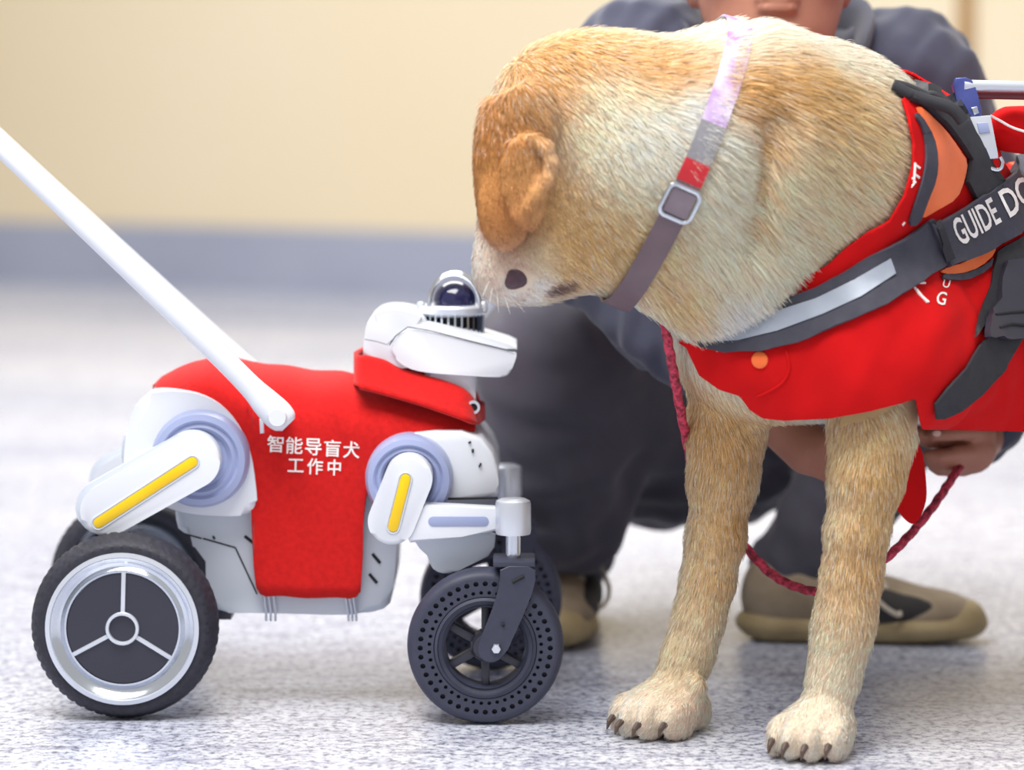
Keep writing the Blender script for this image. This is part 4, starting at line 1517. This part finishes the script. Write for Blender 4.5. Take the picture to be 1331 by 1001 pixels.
def build_collar():
    col = empty('dog_collar', (0.15, -0.1, 0.45), 'grey webbing collar with red patch and silver buckle round the dog neck', 'collar')
    p0, p1 = q3(934, 82, -0.09), q3(815, 352, -0.09)
    mid = (p0 + p1) / 2
    ax = p1 - p0
    ax /= np.linalg.norm(ax)
    nrm = np.array([-ax[2], 0, ax[0]])
    nrm = nrm * (1 if nrm[0] > 0 else -1)
    nrm = nrm + np.array([0, 0.10, 0])
    nrm /= np.linalg.norm(nrm)
    e1 = ax - nrm * (ax @ nrm)
    e1 /= np.linalg.norm(e1)
    e2 = np.cross(nrm, e1)
    if e2[1] > 0:
        e2 = -e2
    half = 0.0125

    def section(t, off, w=half):
        """across the strap at angle t, 0 = bottom end, 180 = top, 90 towards the camera"""
        d = Vector(e1 * math.cos(t) + e2 * math.sin(t))
        out = []
        for s in (-1, -0.5, 0, 0.5, 1):
            o = Vector(mid + nrm * (s * w)) + d * 0.35
            r = DTREE.ray_cast(o, -d)
            out.append(r[0] + d * off if r[0] else o - d * 0.23)
        # keep the webbing flat across its width
        m = sum(((p - Vector(mid)).dot(d) for p in out)) / 5
        return [p + d * (m - (p - Vector(mid)).dot(d)) * 0.8 for p in out]

    def band(name, t0, t1, off, th, material, parent, label=None, w=half, n=24):
        rows = []
        for i in range(n + 1):
            t = math.radians(t0 + (t1 - t0) * i / n)
            d = Vector(e1 * math.cos(t) + e2 * math.sin(t))
            a = section(t, off, w)
            b = [p + d * th for p in a]
            rows.append(a + b[::-1])
        V = [p for r in rows for p in r]
        m = 10
        Fc = []
        full = abs(t1 - t0) >= 359
        for i in range(n):
            for k in range(m):
                Fc.append((i * m + k, i * m + (k + 1) % m, (i + 1) * m + (k + 1) % m, (i + 1) * m + k))
        if not full:
            Fc.append(tuple(range(m)))
            Fc.append(tuple(n * m + k for k in range(m))[::-1])
        return put(name, raw(name, V, Fc), material, parent, label, smooth=50)
    greyw = mat('grey_collar_webbing', (150, 148, 152), 0.7, noise=(60, (130, 128, 134)), bump=(600, 0.4, 0.0006))
    lilac = mat('lilac_collar_webbing', (216, 206, 226), 0.7, noise=(38, (170, 124, 190), 0.14), bump=(600, 0.4, 0.0006))
    leather = mat('brown_grey_leather', (112, 92, 98), 0.45, noise=(30, (96, 76, 84)))
    redp = mat('red_collar_patch', (200, 38, 48), 0.6, noise=(60, (188, 30, 42)))
    band('webbing', 113.5, 190, 0.0045, 0.0022, lilac, col, 'lilac and white upper webbing', n=30)
    web = band('webbing', 60, 113.4, 0.0045, 0.0022, greyw, col, 'grey webbing')
    band('webbing', 188, 340, 0.0045, 0.0022, greyw, col, n=30)
    band('red_patch', 86, 96, 0.0067, 0.0012, redp, col, 'red patch', half * 1.03, 6)
    band('leather_end', -20, 78, 0.0068, 0.003, leather, col, 'brown-grey leather strap end', half * 1.02, 24)
    # buckle frame
    ts = 77
    R = []
    for t, s in ((84, -1.25), (84, 0), (84, 1.25), (77, 1.3), (70, 1.25), (70, 0), (70, -1.25), (77, -1.3)):
        tt = math.radians(t)
        d = Vector(e1 * math.cos(tt) + e2 * math.sin(tt))
        a = section(tt, 0.0115, half)
        c = a[2]
        R.append(c + Vector(nrm) * (s * half))
    R = [Vector(p) for p in chaikin(R, 2)]
    bu = put('buckle', tube(R + [R[0], R[1]], 0.0023, 10, False), CHROME, col, 'silver rectangular buckle')
    put('buckle_pad', band('pad', 71.5, 82.5, 0.0098, 0.002, mat('grey_buckle_pad', (120, 106, 116), 0.4, noise=(40, (136, 122, 130))), None, None, half * 0.98, 8).data, None, bu) if False else band('buckle_pad', 71.5, 82.5, 0.0098, 0.002, mat('grey_buckle_pad', (120, 106, 116), 0.4, noise=(40, (136, 122, 130))), bu, None, half * 0.98, 8)
    cen = Vector(mid)
    return cen, Vector(nrm)


COLLAR_MID, COLLAR_N = build_collar()


def build_fur(count):
    V, Fc, N = DV, DF, DN
    a = V[Fc]
    area = 0.5 * np.linalg.norm(np.cross(a[:, 2] - a[:, 0], a[:, 3] - a[:, 1]), axis=1)
    cen = a.mean(1)
    c0 = q3(1015, 395, -0.02)
    wt = area.copy()
    fac = (N[Fc].mean(1) * (cen - np.array(CAM))).sum(1) < 0.15
    wt[~fac] *= 0.45
    px = project(cen)
    wt[px[:, 0] > 1345] *= 0.12
    pick = RNG.choice(len(Fc), count, p=wt / wt.sum())
    u, v = RNG.random(count), RNG.random(count)
    q = a[pick]
    P = (q[:, 0] * ((1 - u) * (1 - v))[:, None] + q[:, 1] * (u * (1 - v))[:, None] + q[:, 2] * (u * v)[:, None] + q[:, 3] * ((1 - u) * v)[:, None])
    n = N[Fc[pick]].mean(1)
    n /= np.linalg.norm(n, axis=1)[:, None]
    # drop hair under the vest, the collar and on the nose
    keep = np.ones(count, dtype=bool)
    sel = np.nonzero((P[:, 2] > 0.22) & (P[:, 0] > 0.10))[0]
    for i in sel:
        o = Vector(P[i]) + Vector(n[i]) * 0.001
        r = VTREE.ray_cast(o, Vector(n[i]), 0.05)
        if r[0] is not None or VTREE.find_nearest(o, 0.0105)[0] is not None:
            keep[i] = False
    dc = (P - np.array(COLLAR_MID)) @ np.array(COLLAR_N)
    onneck = (np.linalg.norm(P - np.array(COLLAR_MID), axis=1) < 0.2) & (P[:, 2] > 0.36)
    keep &= ~(onneck & (dc < 0.012) & (dc > -0.005))
    nose = np.array(hit(DTREE, 673, 361)[0])
    keep &= np.linalg.norm(P - nose, axis=1) > 0.013
    keep &= P[:, 2] > 0.004
    P, n = P[keep], n[keep]
    m = len(P)
    # flow
    flow = np.tile(np.array([0.0, 0.0, -0.15]), (m, 1))
    for c, d, r in DFLOW:
        w = np.exp(-((P - c) ** 2).sum(1) / (2 * r * r))
        flow += w[:, None] * d
    g = np.sin(P[:, 0] * 45 + P[:, 2] * 28) * 0.35 + np.sin(P[:, 2] * 60 - P[:, 1] * 35) * 0.25
    flow[:, 0] += 0.35 * g * np.linalg.norm(flow, axis=1)
    flow -= n * (flow * n).sum(1)[:, None]
    flow /= np.linalg.norm(flow, axis=1)[:, None] + 1e-9
    # length by region
    L = np.full(m, 0.012)

    def region(px, py, r, ln):
        hh = hit(DTREE, px, py)
        if hh:
            w = np.exp(-((P - np.array(hh[0])) ** 2).sum(1) / (2 * r * r))
            L[:] = L * (1 - w) + ln * w
    for px_, py_, r, ln in ((900, 200, 0.08, 0.022), (1000, 150, 0.10, 0.026), (1080, 230, 0.10, 0.024), (960, 340, 0.08, 0.024), (905, 395, 0.04, 0.024), (800, 200, 0.06, 0.018),
                            (800, 320, 0.05, 0.017), (655, 250, 0.06, 0.0055), (655, 300, 0.05, 0.004), (690, 240, 0.04, 0.0045), (690, 150, 0.03, 0.008), (650, 350, 0.035, 0.005), (700, 350, 0.03, 0.006),
                            (850, 918, 0.05, 0.0042), (1060, 950, 0.05, 0.0042), (900, 850, 0.04, 0.009), (1090, 860, 0.04, 0.009), (1100, 740, 0.06, 0.010), (920, 740, 0.06, 0.010), (1050, 550, 0.04, 0.018), (700, 80, 0.05, 0.012), (760, 60, 0.04, 0.014)):
        region(px_, py_, r, ln)
    top = (n[:, 2] > 0.6) & (P[:, 2] > 0.5)
    L[top] *= 1.1
    L *= RNG.uniform(0.7, 1.25, m)
    d0 = flow * 0.86 + n * 0.30 + RNG.normal(size=(m, 3)) * 0.13
    d0 /= np.linalg.norm(d0, axis=1)[:, None]
    d1 = flow * 0.97 + n * 0.08 + RNG.normal(size=(m, 3)) * 0.10 + np.array([0, 0, -0.08])
    d1 /= np.linalg.norm(d1, axis=1)[:, None]
    K = 4
    pts = np.zeros((m, K, 3), dtype=np.float32)
    pts[:, 0] = P - n * 0.0008
    pts[:, 1] = pts[:, 0] + d0 * (L * 0.34)[:, None]
    dm = d0 * 0.5 + d1 * 0.5
    pts[:, 2] = pts[:, 1] + dm * (L * 0.34)[:, None]
    pts[:, 3] = pts[:, 2] + d1 * (L * 0.34)[:, None]
    pts[:, :, 2] = np.maximum(pts[:, :, 2], 0.0008)
    rad = np.tile(np.array([0.00032, 0.00029, 0.00020, 0.00004], dtype=np.float32), (m, 1)) * RNG.uniform(0.8, 1.25, (m, 1))
    col = DCOL(P)
    # locks of lighter and darker hair
    cl = np.sin(P[:, 0] * 230 + 5 * np.sin(P[:, 2] * 90)) * np.sin(P[:, 2] * 130 + P[:, 1] * 210)
    col = col * (1 + 0.13 * cl + RNG.normal(size=m) * 0.13)[:, None]
    pale = (RNG.random(m) < 0.16) & (L > 0.0075)
    col[pale] = col[pale] * 0.5 + np.array(lin((252, 240, 216))[:3]) * 0.5
    col = np.clip(col * np.array([1.2, 1.18, 1.32]), 0.01, 0.95)
    gr = n + flow * 0.10 + RNG.normal(size=(m, 3)) * 0.22
    gr /= np.linalg.norm(gr, axis=1)[:, None]
    hc = bpy.data.hair_curves.new('fur')
    hc.add_curves([K] * m)
    hc.attributes['position'].data.foreach_set('vector', pts.ravel())
    ra = hc.attributes.get('radius') or hc.attributes.new('radius', 'FLOAT', 'POINT')
    ra.data.foreach_set('value', rad.astype(np.float32).ravel())
    ca = hc.attributes.new('coat', 'FLOAT_COLOR', 'CURVE')
    ca.data.foreach_set('color', np.concatenate([col, np.ones((m, 1))], 1).astype(np.float32).ravel())
    ga = hc.attributes.new('grow', 'FLOAT_VECTOR', 'CURVE')
    ga.data.foreach_set('vector', gr.astype(np.float32).ravel())
    hc.materials.append(COATMAT('dog_hair', True))
    o = bpy.data.objects.new('fur', hc)
    COL.objects.link(o)
    o.parent = DOG
    o.location = -DOG.location
    o['kind'] = 'stuff'
    o['label'] = 'short yellow fur'
    # whiskers
    wm = mat('white_whisker', (245, 240, 232), 0.4, noise=(50, (230, 224, 214)))
    for (x, y, dx, dy) in ((632, 350, -14, -10), (630, 340, -16, -20), (636, 366, -10, 22), (646, 380, 2, 26), (655, 384, 8, 24), (664, 386, 18, 20), (640, 374, -4, 24), (628, 330, -12, -26), (690, 380, 14, 12)):
        hh = hit(DTREE, x, y, 0.0)
        if hh is None:
            continue
        A = hh[0]
        B = at(x + dx, y + dy, A.y - 0.006)
        put('whisker', tube([A, A.lerp(B, 0.5) + Vector((0, 0, 0.001)), B], [0.0004, 0.0003, 0.0001], 5), wm, DOG)


build_fur(360000)

# ------------------------------------------------------------------ person crouching behind the dog
def build_person():
    person = empty('person', (0.2, 0.55, 0), 'person in dark jacket and trousers crouching behind the labrador, holding its strap', 'person')
    J = lambda x, y, Y: q3(x, y, Y)
    pelvis = J(890, 535, 0.72)
    chest = J(985, 250, 0.56)
    neckb = J(1000, 120, 0.47)
    hc = J(1000, -38, 0.30)
    sh_l, sh_r = J(838, 98, 0.44), J(1172, 118, 0.46)
    el_l, wr_l = J(752, 312, 0.26), J(985, 525, 0.145)
    el_r, wr_r = J(1330, 400, 0.55), J(1278, 560, 0.26)
    hipl, hipr = J(850, 540, 0.68), J(950, 540, 0.68)
    kn_l, an_l = J(716, 470, 0.43), J(740, 735, 0.58)
    kn_r, an_r = J(1195, 490, 0.52), J(1034, 762, 0.51)
    an_l[2] = 0.09
    an_r[2] = 0.075
    # ---- skin: one continuous body
    S = Field((-0.12, -0.02, 0.02), (0.72, 0.95, 0.98), 0.0045)
    R = Matrix.Rotation(math.radians(-14), 3, 'X')

    def hp(x, y, z):
        v = R @ Vector((x, y, z))
        return hc + np.array(v)
    S.ell(hp(0, 0.02, 0.035), (0.082, 0.098, 0.098), R, 0.03)
    S.ell(hp(0, -0.018, -0.03), (0.082, 0.076, 0.085), R, 0.03)
    S.ell(hp(0, -0.030, -0.088), (0.060, 0.052, 0.040), R, 0.03)
    for sx in (-1, 1):
        S.ell(hp(0.046 * sx, -0.062, -0.022), (0.03, 0.022, 0.026), R, 0.02)
        S.ell(hp(0.033 * sx, -0.088, 0.022), (0.017, 0.012, 0.010), R, 0.01, cut=True)
        S.ell(hp(0.034 * sx, -0.078, 0.040), (0.030, 0.016, 0.008), R, 0.012)
        S.ell(hp(0.085 * sx, 0.012, -0.005), (0.012, 0.024, 0.036), R, 0.008)
        S.ell(hp(0.0145 * sx, -0.103, -0.032), (0.011, 0.013, 0.0095), R, 0.008)
        S.ell(hp(0.008 * sx, -0.109, -0.041), (0.0045, 0.005, 0.004), R, 0.003, cut=True)
        S.ell(hp(0.033 * sx, -0.076, 0.018), (0.016, 0.010, 0.007), R, 0.004)
    S.cone(hp(0, -0.086, 0.025), hp(0, -0.108, -0.026), 0.010, 0.0135, 0.012)
    S.ell(hp(0, -0.094, -0.060), (0.026, 0.011, 0.0065), R, 0.006)
    S.ell(hp(0, -0.091, -0.071), (0.023, 0.012, 0.0075), R, 0.006)
    S.ell(hp(0, -0.106, -0.0655), (0.024, 0.008, 0.0014), R, 0.003, cut=True)
    S.ell(hp(0, -0.072, -0.105), (0.026, 0.022, 0.020), R, 0.015)
    S.cone(hc + np.array([0, 0.03, -0.06]), neckb, 0.062, 0.068, 0.03)
    S.path([(neckb, 0.07), (chest, 0.115), (pelvis, 0.115)], 0.04)
    for a, b, c in ((sh_l, el_l, wr_l), (sh_r, el_r, wr_r)):
        S.path([(chest, 0.06), (a, 0.055), (b, 0.040), (c, 0.027)], 0.03)
    for a, b, c in ((hipl, kn_l, an_l), (hipr, kn_r, an_r)):
        S.path([(a, 0.085), (b, 0.055), (c, 0.036)], 0.03)

    def hand(w, palm, tips, thumb, r=0.0092):
        """wrist, palm point, finger chains, thumb chain"""
        S.cone(w, palm, 0.026, 0.028, 0.015)
        for ch in tips:
            S.path([(p, r * (1.06 - 0.10 * i)) for i, p in enumerate(ch)], 0.003)
        S.path([(p, r * (1.2 - 0.12 * i)) for i, p in enumerate(thumb)], 0.008)
    # hand at the right, gripping the vest hem from behind
    hand(wr_r, J(1262, 584, 0.195),
         [[J(1284, 563, 0.190), J(1258, 562, 0.165), J(1232, 564, 0.150), J(1214, 566, 0.142)],
          [J(1270, 588, 0.180), J(1244, 590, 0.158), J(1222, 594, 0.146), J(1206, 592, 0.146)],
          [J(1264, 600, 0.184), J(1240, 602, 0.166), J(1222, 603, 0.156), J(1210, 600, 0.154)],
          [J(1252, 608, 0.190), J(1236, 609, 0.176), J(1222, 609, 0.168), J(1214, 606, 0.164)]],
         [J(1258, 578, 0.20), J(1226, 576, 0.182), J(1206, 570, 0.165), J(1194, 564, 0.155)], 0.0098)
    # hand between the forelegs, its fingers closing on the loose strap end
    hand(wr_l, J(1052, 585, 0.115),
         [[J(1070, 580, 0.105), J(1110, 590, 0.09), J(1140, 610, 0.078), J(1160, 628, 0.066)],
          [J(1070, 592, 0.105), J(1112, 608, 0.09), J(1142, 628, 0.076), J(1170, 642, 0.060)],
          [J(1066, 602, 0.108), J(1108, 620, 0.09), J(1138, 640, 0.076), J(1172, 652, 0.060)],
          [J(1058, 608, 0.112), J(1098, 628, 0.095), J(1126, 646, 0.08), J(1152, 656, 0.068)]],
         [J(1060, 570, 0.11), J(1100, 575, 0.09), J(1130, 595, 0.07), J(1150, 612, 0.055)])
    v, f = S.mesh()
    v = smooth_np(v, f, 1, 0.35)
    skin = mat('warm_skin', (178, 122, 100), 0.5, noise=(18, (162, 107, 88)), bump=(300, 0.15, 0.0006))
    skin.node_tree.nodes['Principled BSDF'].inputs['Subsurface Weight'].default_value = 0.08
    skin.node_tree.nodes['Principled BSDF'].inputs['Subsurface Radius'].default_value = (0.012, 0.004, 0.002)
    put('person_body', np_mesh('skin', v, f), skin, person, 'bare face and hands', smooth=180)
    put('fingernail', prism([(1212, 561), (1221, 559), (1224, 563), (1221, 568), (1213, 567)], 0.1305, 0.1345, 0.0006, 1), mat('pale_nail', (222, 186, 172), 0.35, noise=(40, (214, 176, 162))), person)
    # eyes and lips
    for sx in (-1, 1):
        c = Vector(hp(0.033 * sx, -0.080, 0.014))
        put('eye', lathe([(0, -0.011), (0.007, -0.0085), (0.011, 0), (0.007, 0.0085), (0, 0.011)], c, 'Y', 18), mat('dark_eye', (40, 30, 28), 0.1, noise=(60, (30, 22, 20))), person, smooth=180)
    # hair cap
    H = Field(hc + np.array([-0.13, -0.13, -0.10]), hc + np.array([0.13, 0.17, 0.19]), 0.005)
    H.ell(hp(0, 0.03, 0.05), (0.092, 0.105, 0.102), R, 0.02)
    H.ell(hp(0, -0.085, 0.02), (0.085, 0.06, 0.075), R, 0.02, cut=True)
    H.ell(hp(0, -0.02, -0.06), (0.12, 0.09, 0.06), R, 0.02, cut=True)
    H.wrinkle(0.003, 120, (1, 0.3, 0.6), 9)
    v, f = H.mesh()
    put('hair', np_mesh('hair', v, f), mat('black_hair', (26, 24, 26), 0.45, noise=(200, (40, 36, 38)), bump=(300, 0.6, 0.002)), person, 'short black hair', smooth=180)
    # ---- jacket
    Jk = Field((-0.12, 0.02, 0.10), (0.76, 1.02, 0.90), 0.0055)
    Jk.path([(neckb + np.array([0, 0.03, -0.03]), 0.10), (chest + np.array([0, 0, 0.05]), 0.155), (chest, 0.165), ((chest + pelvis) / 2, 0.165), (pelvis + np.array([0, 0.02, 0.06]), 0.165)], 0.06)
    for a, b, c in ((sh_l, el_l, wr_l), (sh_r, el_r, wr_r)):
        Jk.path([((chest + neckb) / 2, 0.10), (a, 0.088), ((a + b) / 2, 0.074), (b, 0.060), ((b + c) / 2, 0.050), (b * 0.04 + c * 0.96, 0.044)], 0.04)
    Jk.wrinkle(0.0045, 38, (1, 1, 1), 3)
    # neck opening
    Jk.cone(neckb + np.array([0, -0.05, -0.01]), neckb + np.array([0, -0.09, 0.16]), 0.066, 0.10, 0.02, cut=True)
    v, f = Jk.mesh()
    v = smooth_np(v, f, 1, 0.4)
    jm = mat('navy_grey_jacket', (66, 68, 90), 0.75, noise=(9, (52, 54, 72), 0.3), bump=(350, 0.3, 0.001), sheen=0.2)
    jk = put('jacket', np_mesh('jacket', v, f), jm, person, 'dark blue-grey jacket', smooth=180)
    # stand-up collar in two halves
    for sx in (-1, 1):
        pts = [neckb + np.array([sx * 0.055, -0.13, -0.03]), neckb + np.array([sx * 0.092, -0.10, 0.035]), neckb + np.array([sx * 0.102, -0.03, 0.075]), neckb + np.array([sx * 0.06, 0.06, 0.09])]
        P = spline([tuple(p) for p in pts], 6)
        put('jacket_collar', tube(P, [(0.034, 0.009)] * len(P), 12), jm, jk, smooth=60)
    # ---- trousers
    T = Field((-0.14, 0.10, 0.03), (0.74, 1.0, 0.62), 0.0055)
    T.path([(hipl, 0.135), ((hipl + kn_l) / 2, 0.110), (kn_l, 0.085)], 0.05)
    T.path([(kn_l, 0.083), (J(712, 580, 0.465), 0.080), (J(735, 655, 0.52), 0.072), (an_l + np.array([0, 0.005, 0.005]), 0.054)], 0.04)
    T.path([(pelvis, 0.135), (hipr, 0.125), ((hipr + kn_r) / 2, 0.095), (kn_r, 0.080)], 0.05)
    T.path([(kn_r, 0.078), ((kn_r + an_r) / 2, 0.068), (an_r + np.array([0.0, 0, 0.015]), 0.054)], 0.02)
    T.wrinkle(0.005, 34, (1, 1, 0.5), 21)
    v, f = T.mesh()
    v = smooth_np(v, f, 1, 0.4)
    tm = mat('charcoal_trousers', (80, 77, 90), 0.85, noise=(7, (60, 58, 68), 0.3), bump=(300, 0.3, 0.001), sheen=0.15)
    put('trousers', np_mesh('trousers', v, f), tm, person, 'black loose trousers', smooth=180)
    # ---- shoes
    upper_m = mat('beige_shoe_upper', (164, 148, 126), 0.8, noise=(24, (128, 112, 92)), bump=(200, 0.3, 0.001))
    sole_m = mat('olive_tan_sole', (176, 158, 120), 0.75, noise=(20, (136, 118, 84)))
    dark_m = mat('black_shoe_panel', (42, 40, 42), 0.7, noise=(30, (54, 50, 50)))
    lace_m = mat('cream_lace', (206, 196, 180), 0.8, noise=(60, (190, 180, 164)))

    def shoe(heel, direction, length, lab):
        h = np.array(direction) / np.linalg.norm(direction)
        s = np.array([-h[1], h[0], 0])
        Rm = Matrix(((h[0], s[0], 0), (h[1], s[1], 0), (0, 0, 1)))
        g = np.array([0.13, 0.13, 0])
        up = np.array([0, 0, 1.0])

        def pt(a, b, z):
            return np.array(heel) * np.array([1, 1, 0]) + h * a * length + s * b + up * z
        lo = np.minimum(pt(-0.1, 0, 0), pt(1.1, 0, 0)) - np.array([0.09, 0.09, 0.01])
        hi = np.maximum(pt(-0.1, 0, 0), pt(1.1, 0, 0)) + np.array([0.09, 0.09, 0.20])
        U = Field(lo, hi, 0.004)
        U.ell(pt(0.14, 0, 0.050), (0.042, 0.036, 0.042), Rm, 0.03)
        U.ell(pt(0.42, 0, 0.048), (0.085, 0.042, 0.040), Rm, 0.04)
        U.ell(pt(0.74, 0, 0.036), (0.075, 0.046, 0.030), Rm, 0.03)
        U.cone(pt(0.20, 0, 0.07), pt(0.17, 0, 0.078), 0.038, 0.036, 0.03)
        U.cone(pt(0.24, 0, 0.085), pt(0.38, 0, 0.088), 0.032, 0.026, 0.02)
        U.cone(pt(0.19, 0, 0.088), pt(0.17, 0, 0.20), 0.031, 0.036, 0.008, cut=True)
        v, f = U.mesh()
        sh = put('shoe', np_mesh('shoe', v, f), upper_m, person, lab, smooth=180)
        B = Field(lo, hi, 0.004)
        B.ell(pt(0.16, 0, 0.022), (0.055, 0.044, 0.022), Rm, 0.01)
        B.cone(pt(0.12, 0, 0.021), pt(0.45, 0, 0.019), 0.021, 0.019, 0.02)
        B.ell(pt(0.45, 0, 0.020), (0.11, 0.044, 0.020), Rm, 0.02)
        B.ell(pt(0.76, 0, 0.021), (0.080, 0.052, 0.021), Rm, 0.02)
        B.ell(pt(0.95, 0, 0.032), (0.022, 0.034, 0.020), Rm, 0.02)
        v, f = B.mesh()
        v[:, 2] = np.maximum(v[:, 2], 0.001)
        put('sole', np_mesh('sole', v, f), sole_m, sh, 'thick tan sole', smooth=180)
        D = Field(lo, hi, 0.004)
        for sg in (-1, 1):
            D.ell(pt(0.60, sg * 0.036, 0.044), (0.062, 0.014, 0.020), Rm, 0.01)
            D.ell(pt(0.50, sg * 0.036, 0.056), (0.035, 0.011, 0.016), Rm, 0.02)
        v, f = D.mesh()
        put('side_panel', np_mesh('panel', v, f), dark_m, sh, 'black side panels', smooth=180)
        # laces: rungs and two loops
        for i in range(4):
            a = 0.40 + 0.07 * i
            z = 0.098 - 0.010 * i
            P = [pt(a, b, z - abs(b) * 0.35) for b in (-0.028, -0.014, 0, 0.014, 0.028)]
            put('lace', tube(P, 0.0028, 6), lace_m, sh)
        for sg in (-1, 1):
            P = spline([tuple(pt(0.42, 0, 0.100)), tuple(pt(0.46, sg * 0.035, 0.102)), tuple(pt(0.56, sg * 0.060, 0.060)), tuple(pt(0.66, sg * 0.052, 0.040)), tuple(pt(0.60, sg * 0.03, 0.068)), tuple(pt(0.44, 0, 0.100))], 6)
            put('lace', tube(P, 0.003, 6), lace_m, sh)
            P = spline([tuple(pt(0.42, 0, 0.100)), tuple(pt(0.52, sg * 0.018, 0.096)), tuple(pt(0.62, sg * 0.026, 0.066))], 6)
            put('lace', tube(P, 0.0026, 6), lace_m, sh)
    hl = J(965, 815, 0.50)
    shoe((hl[0], 0.50, 0), (1, -0.06, 0), 0.285, 'tan shoe seen from its side, pointing away from the robot')
    shoe((at(742, 800, 0.62).x, 0.68, 0), (-0.10, -1, 0), 0.27, 'tan shoe pointing at the camera behind the front wheel')


build_person()


# ------------------------------------------------------------------ leash
def build_leash():
    pts = [(862, 408, -0.10), (866, 432, -0.105), (873, 470, -0.09), (882, 520, -0.06), (893, 575, 0.0), (905, 625, 0.06), (930, 668, 0.08), (965, 707, 0.08), (1000, 744, 0.07), (1035, 763, 0.05), (1072, 769, 0.03), (1110, 755, 0.02), (1150, 727, 0.04), (1180, 698, 0.07), (1210, 662, 0.10), (1232, 630, 0.13), (1246, 608, 0.16), (1258, 590, 0.20)]
    P = spline([tuple(at(*p)) for p in pts], 10)
    n = len(P)
    # braided rope: a tube whose skin is twisted into strands
    bm = bmesh.new()
    rings = []
    up = Vector((0, -1, 0))
    K = 18
    for i, p in enumerate(P):
        p = Vector(p)
        t = (Vector(P[min(i + 1, n - 1)]) - Vector(P[max(i - 1, 0)])).normalized()
        u = (up - t * up.dot(t)).normalized()
        w = t.cross(u)
        up = u
        rings.append([bm.verts.new(p + (u * math.cos(2 * math.pi * k / K) + w * math.sin(2 * math.pi * k / K)) * (0.0047 + 0.0007 * math.cos(3 * 2 * math.pi * k / K + i * 1.3))) for k in range(K)])
    for A, B in zip(rings[:-1], rings[1:]):
        for k in range(K):
            bm.faces.new((A[k], A[(k + 1) % K], B[(k + 1) % K], B[k]))
    bm.faces.new(rings[0])
    bm.faces.new(rings[-1])
    m = mat('pink_red_rope', (214, 62, 92), 0.7, noise=(170, (120, 24, 44), 0.12), bump=(400, 0.4, 0.0008))
    o = put('dog_leash', finish(bm, 'leash'), m, None, smooth=60)
    tag(o, 'pink-red braided rope leash looping behind the dog forelegs', 'leash')


build_leash()
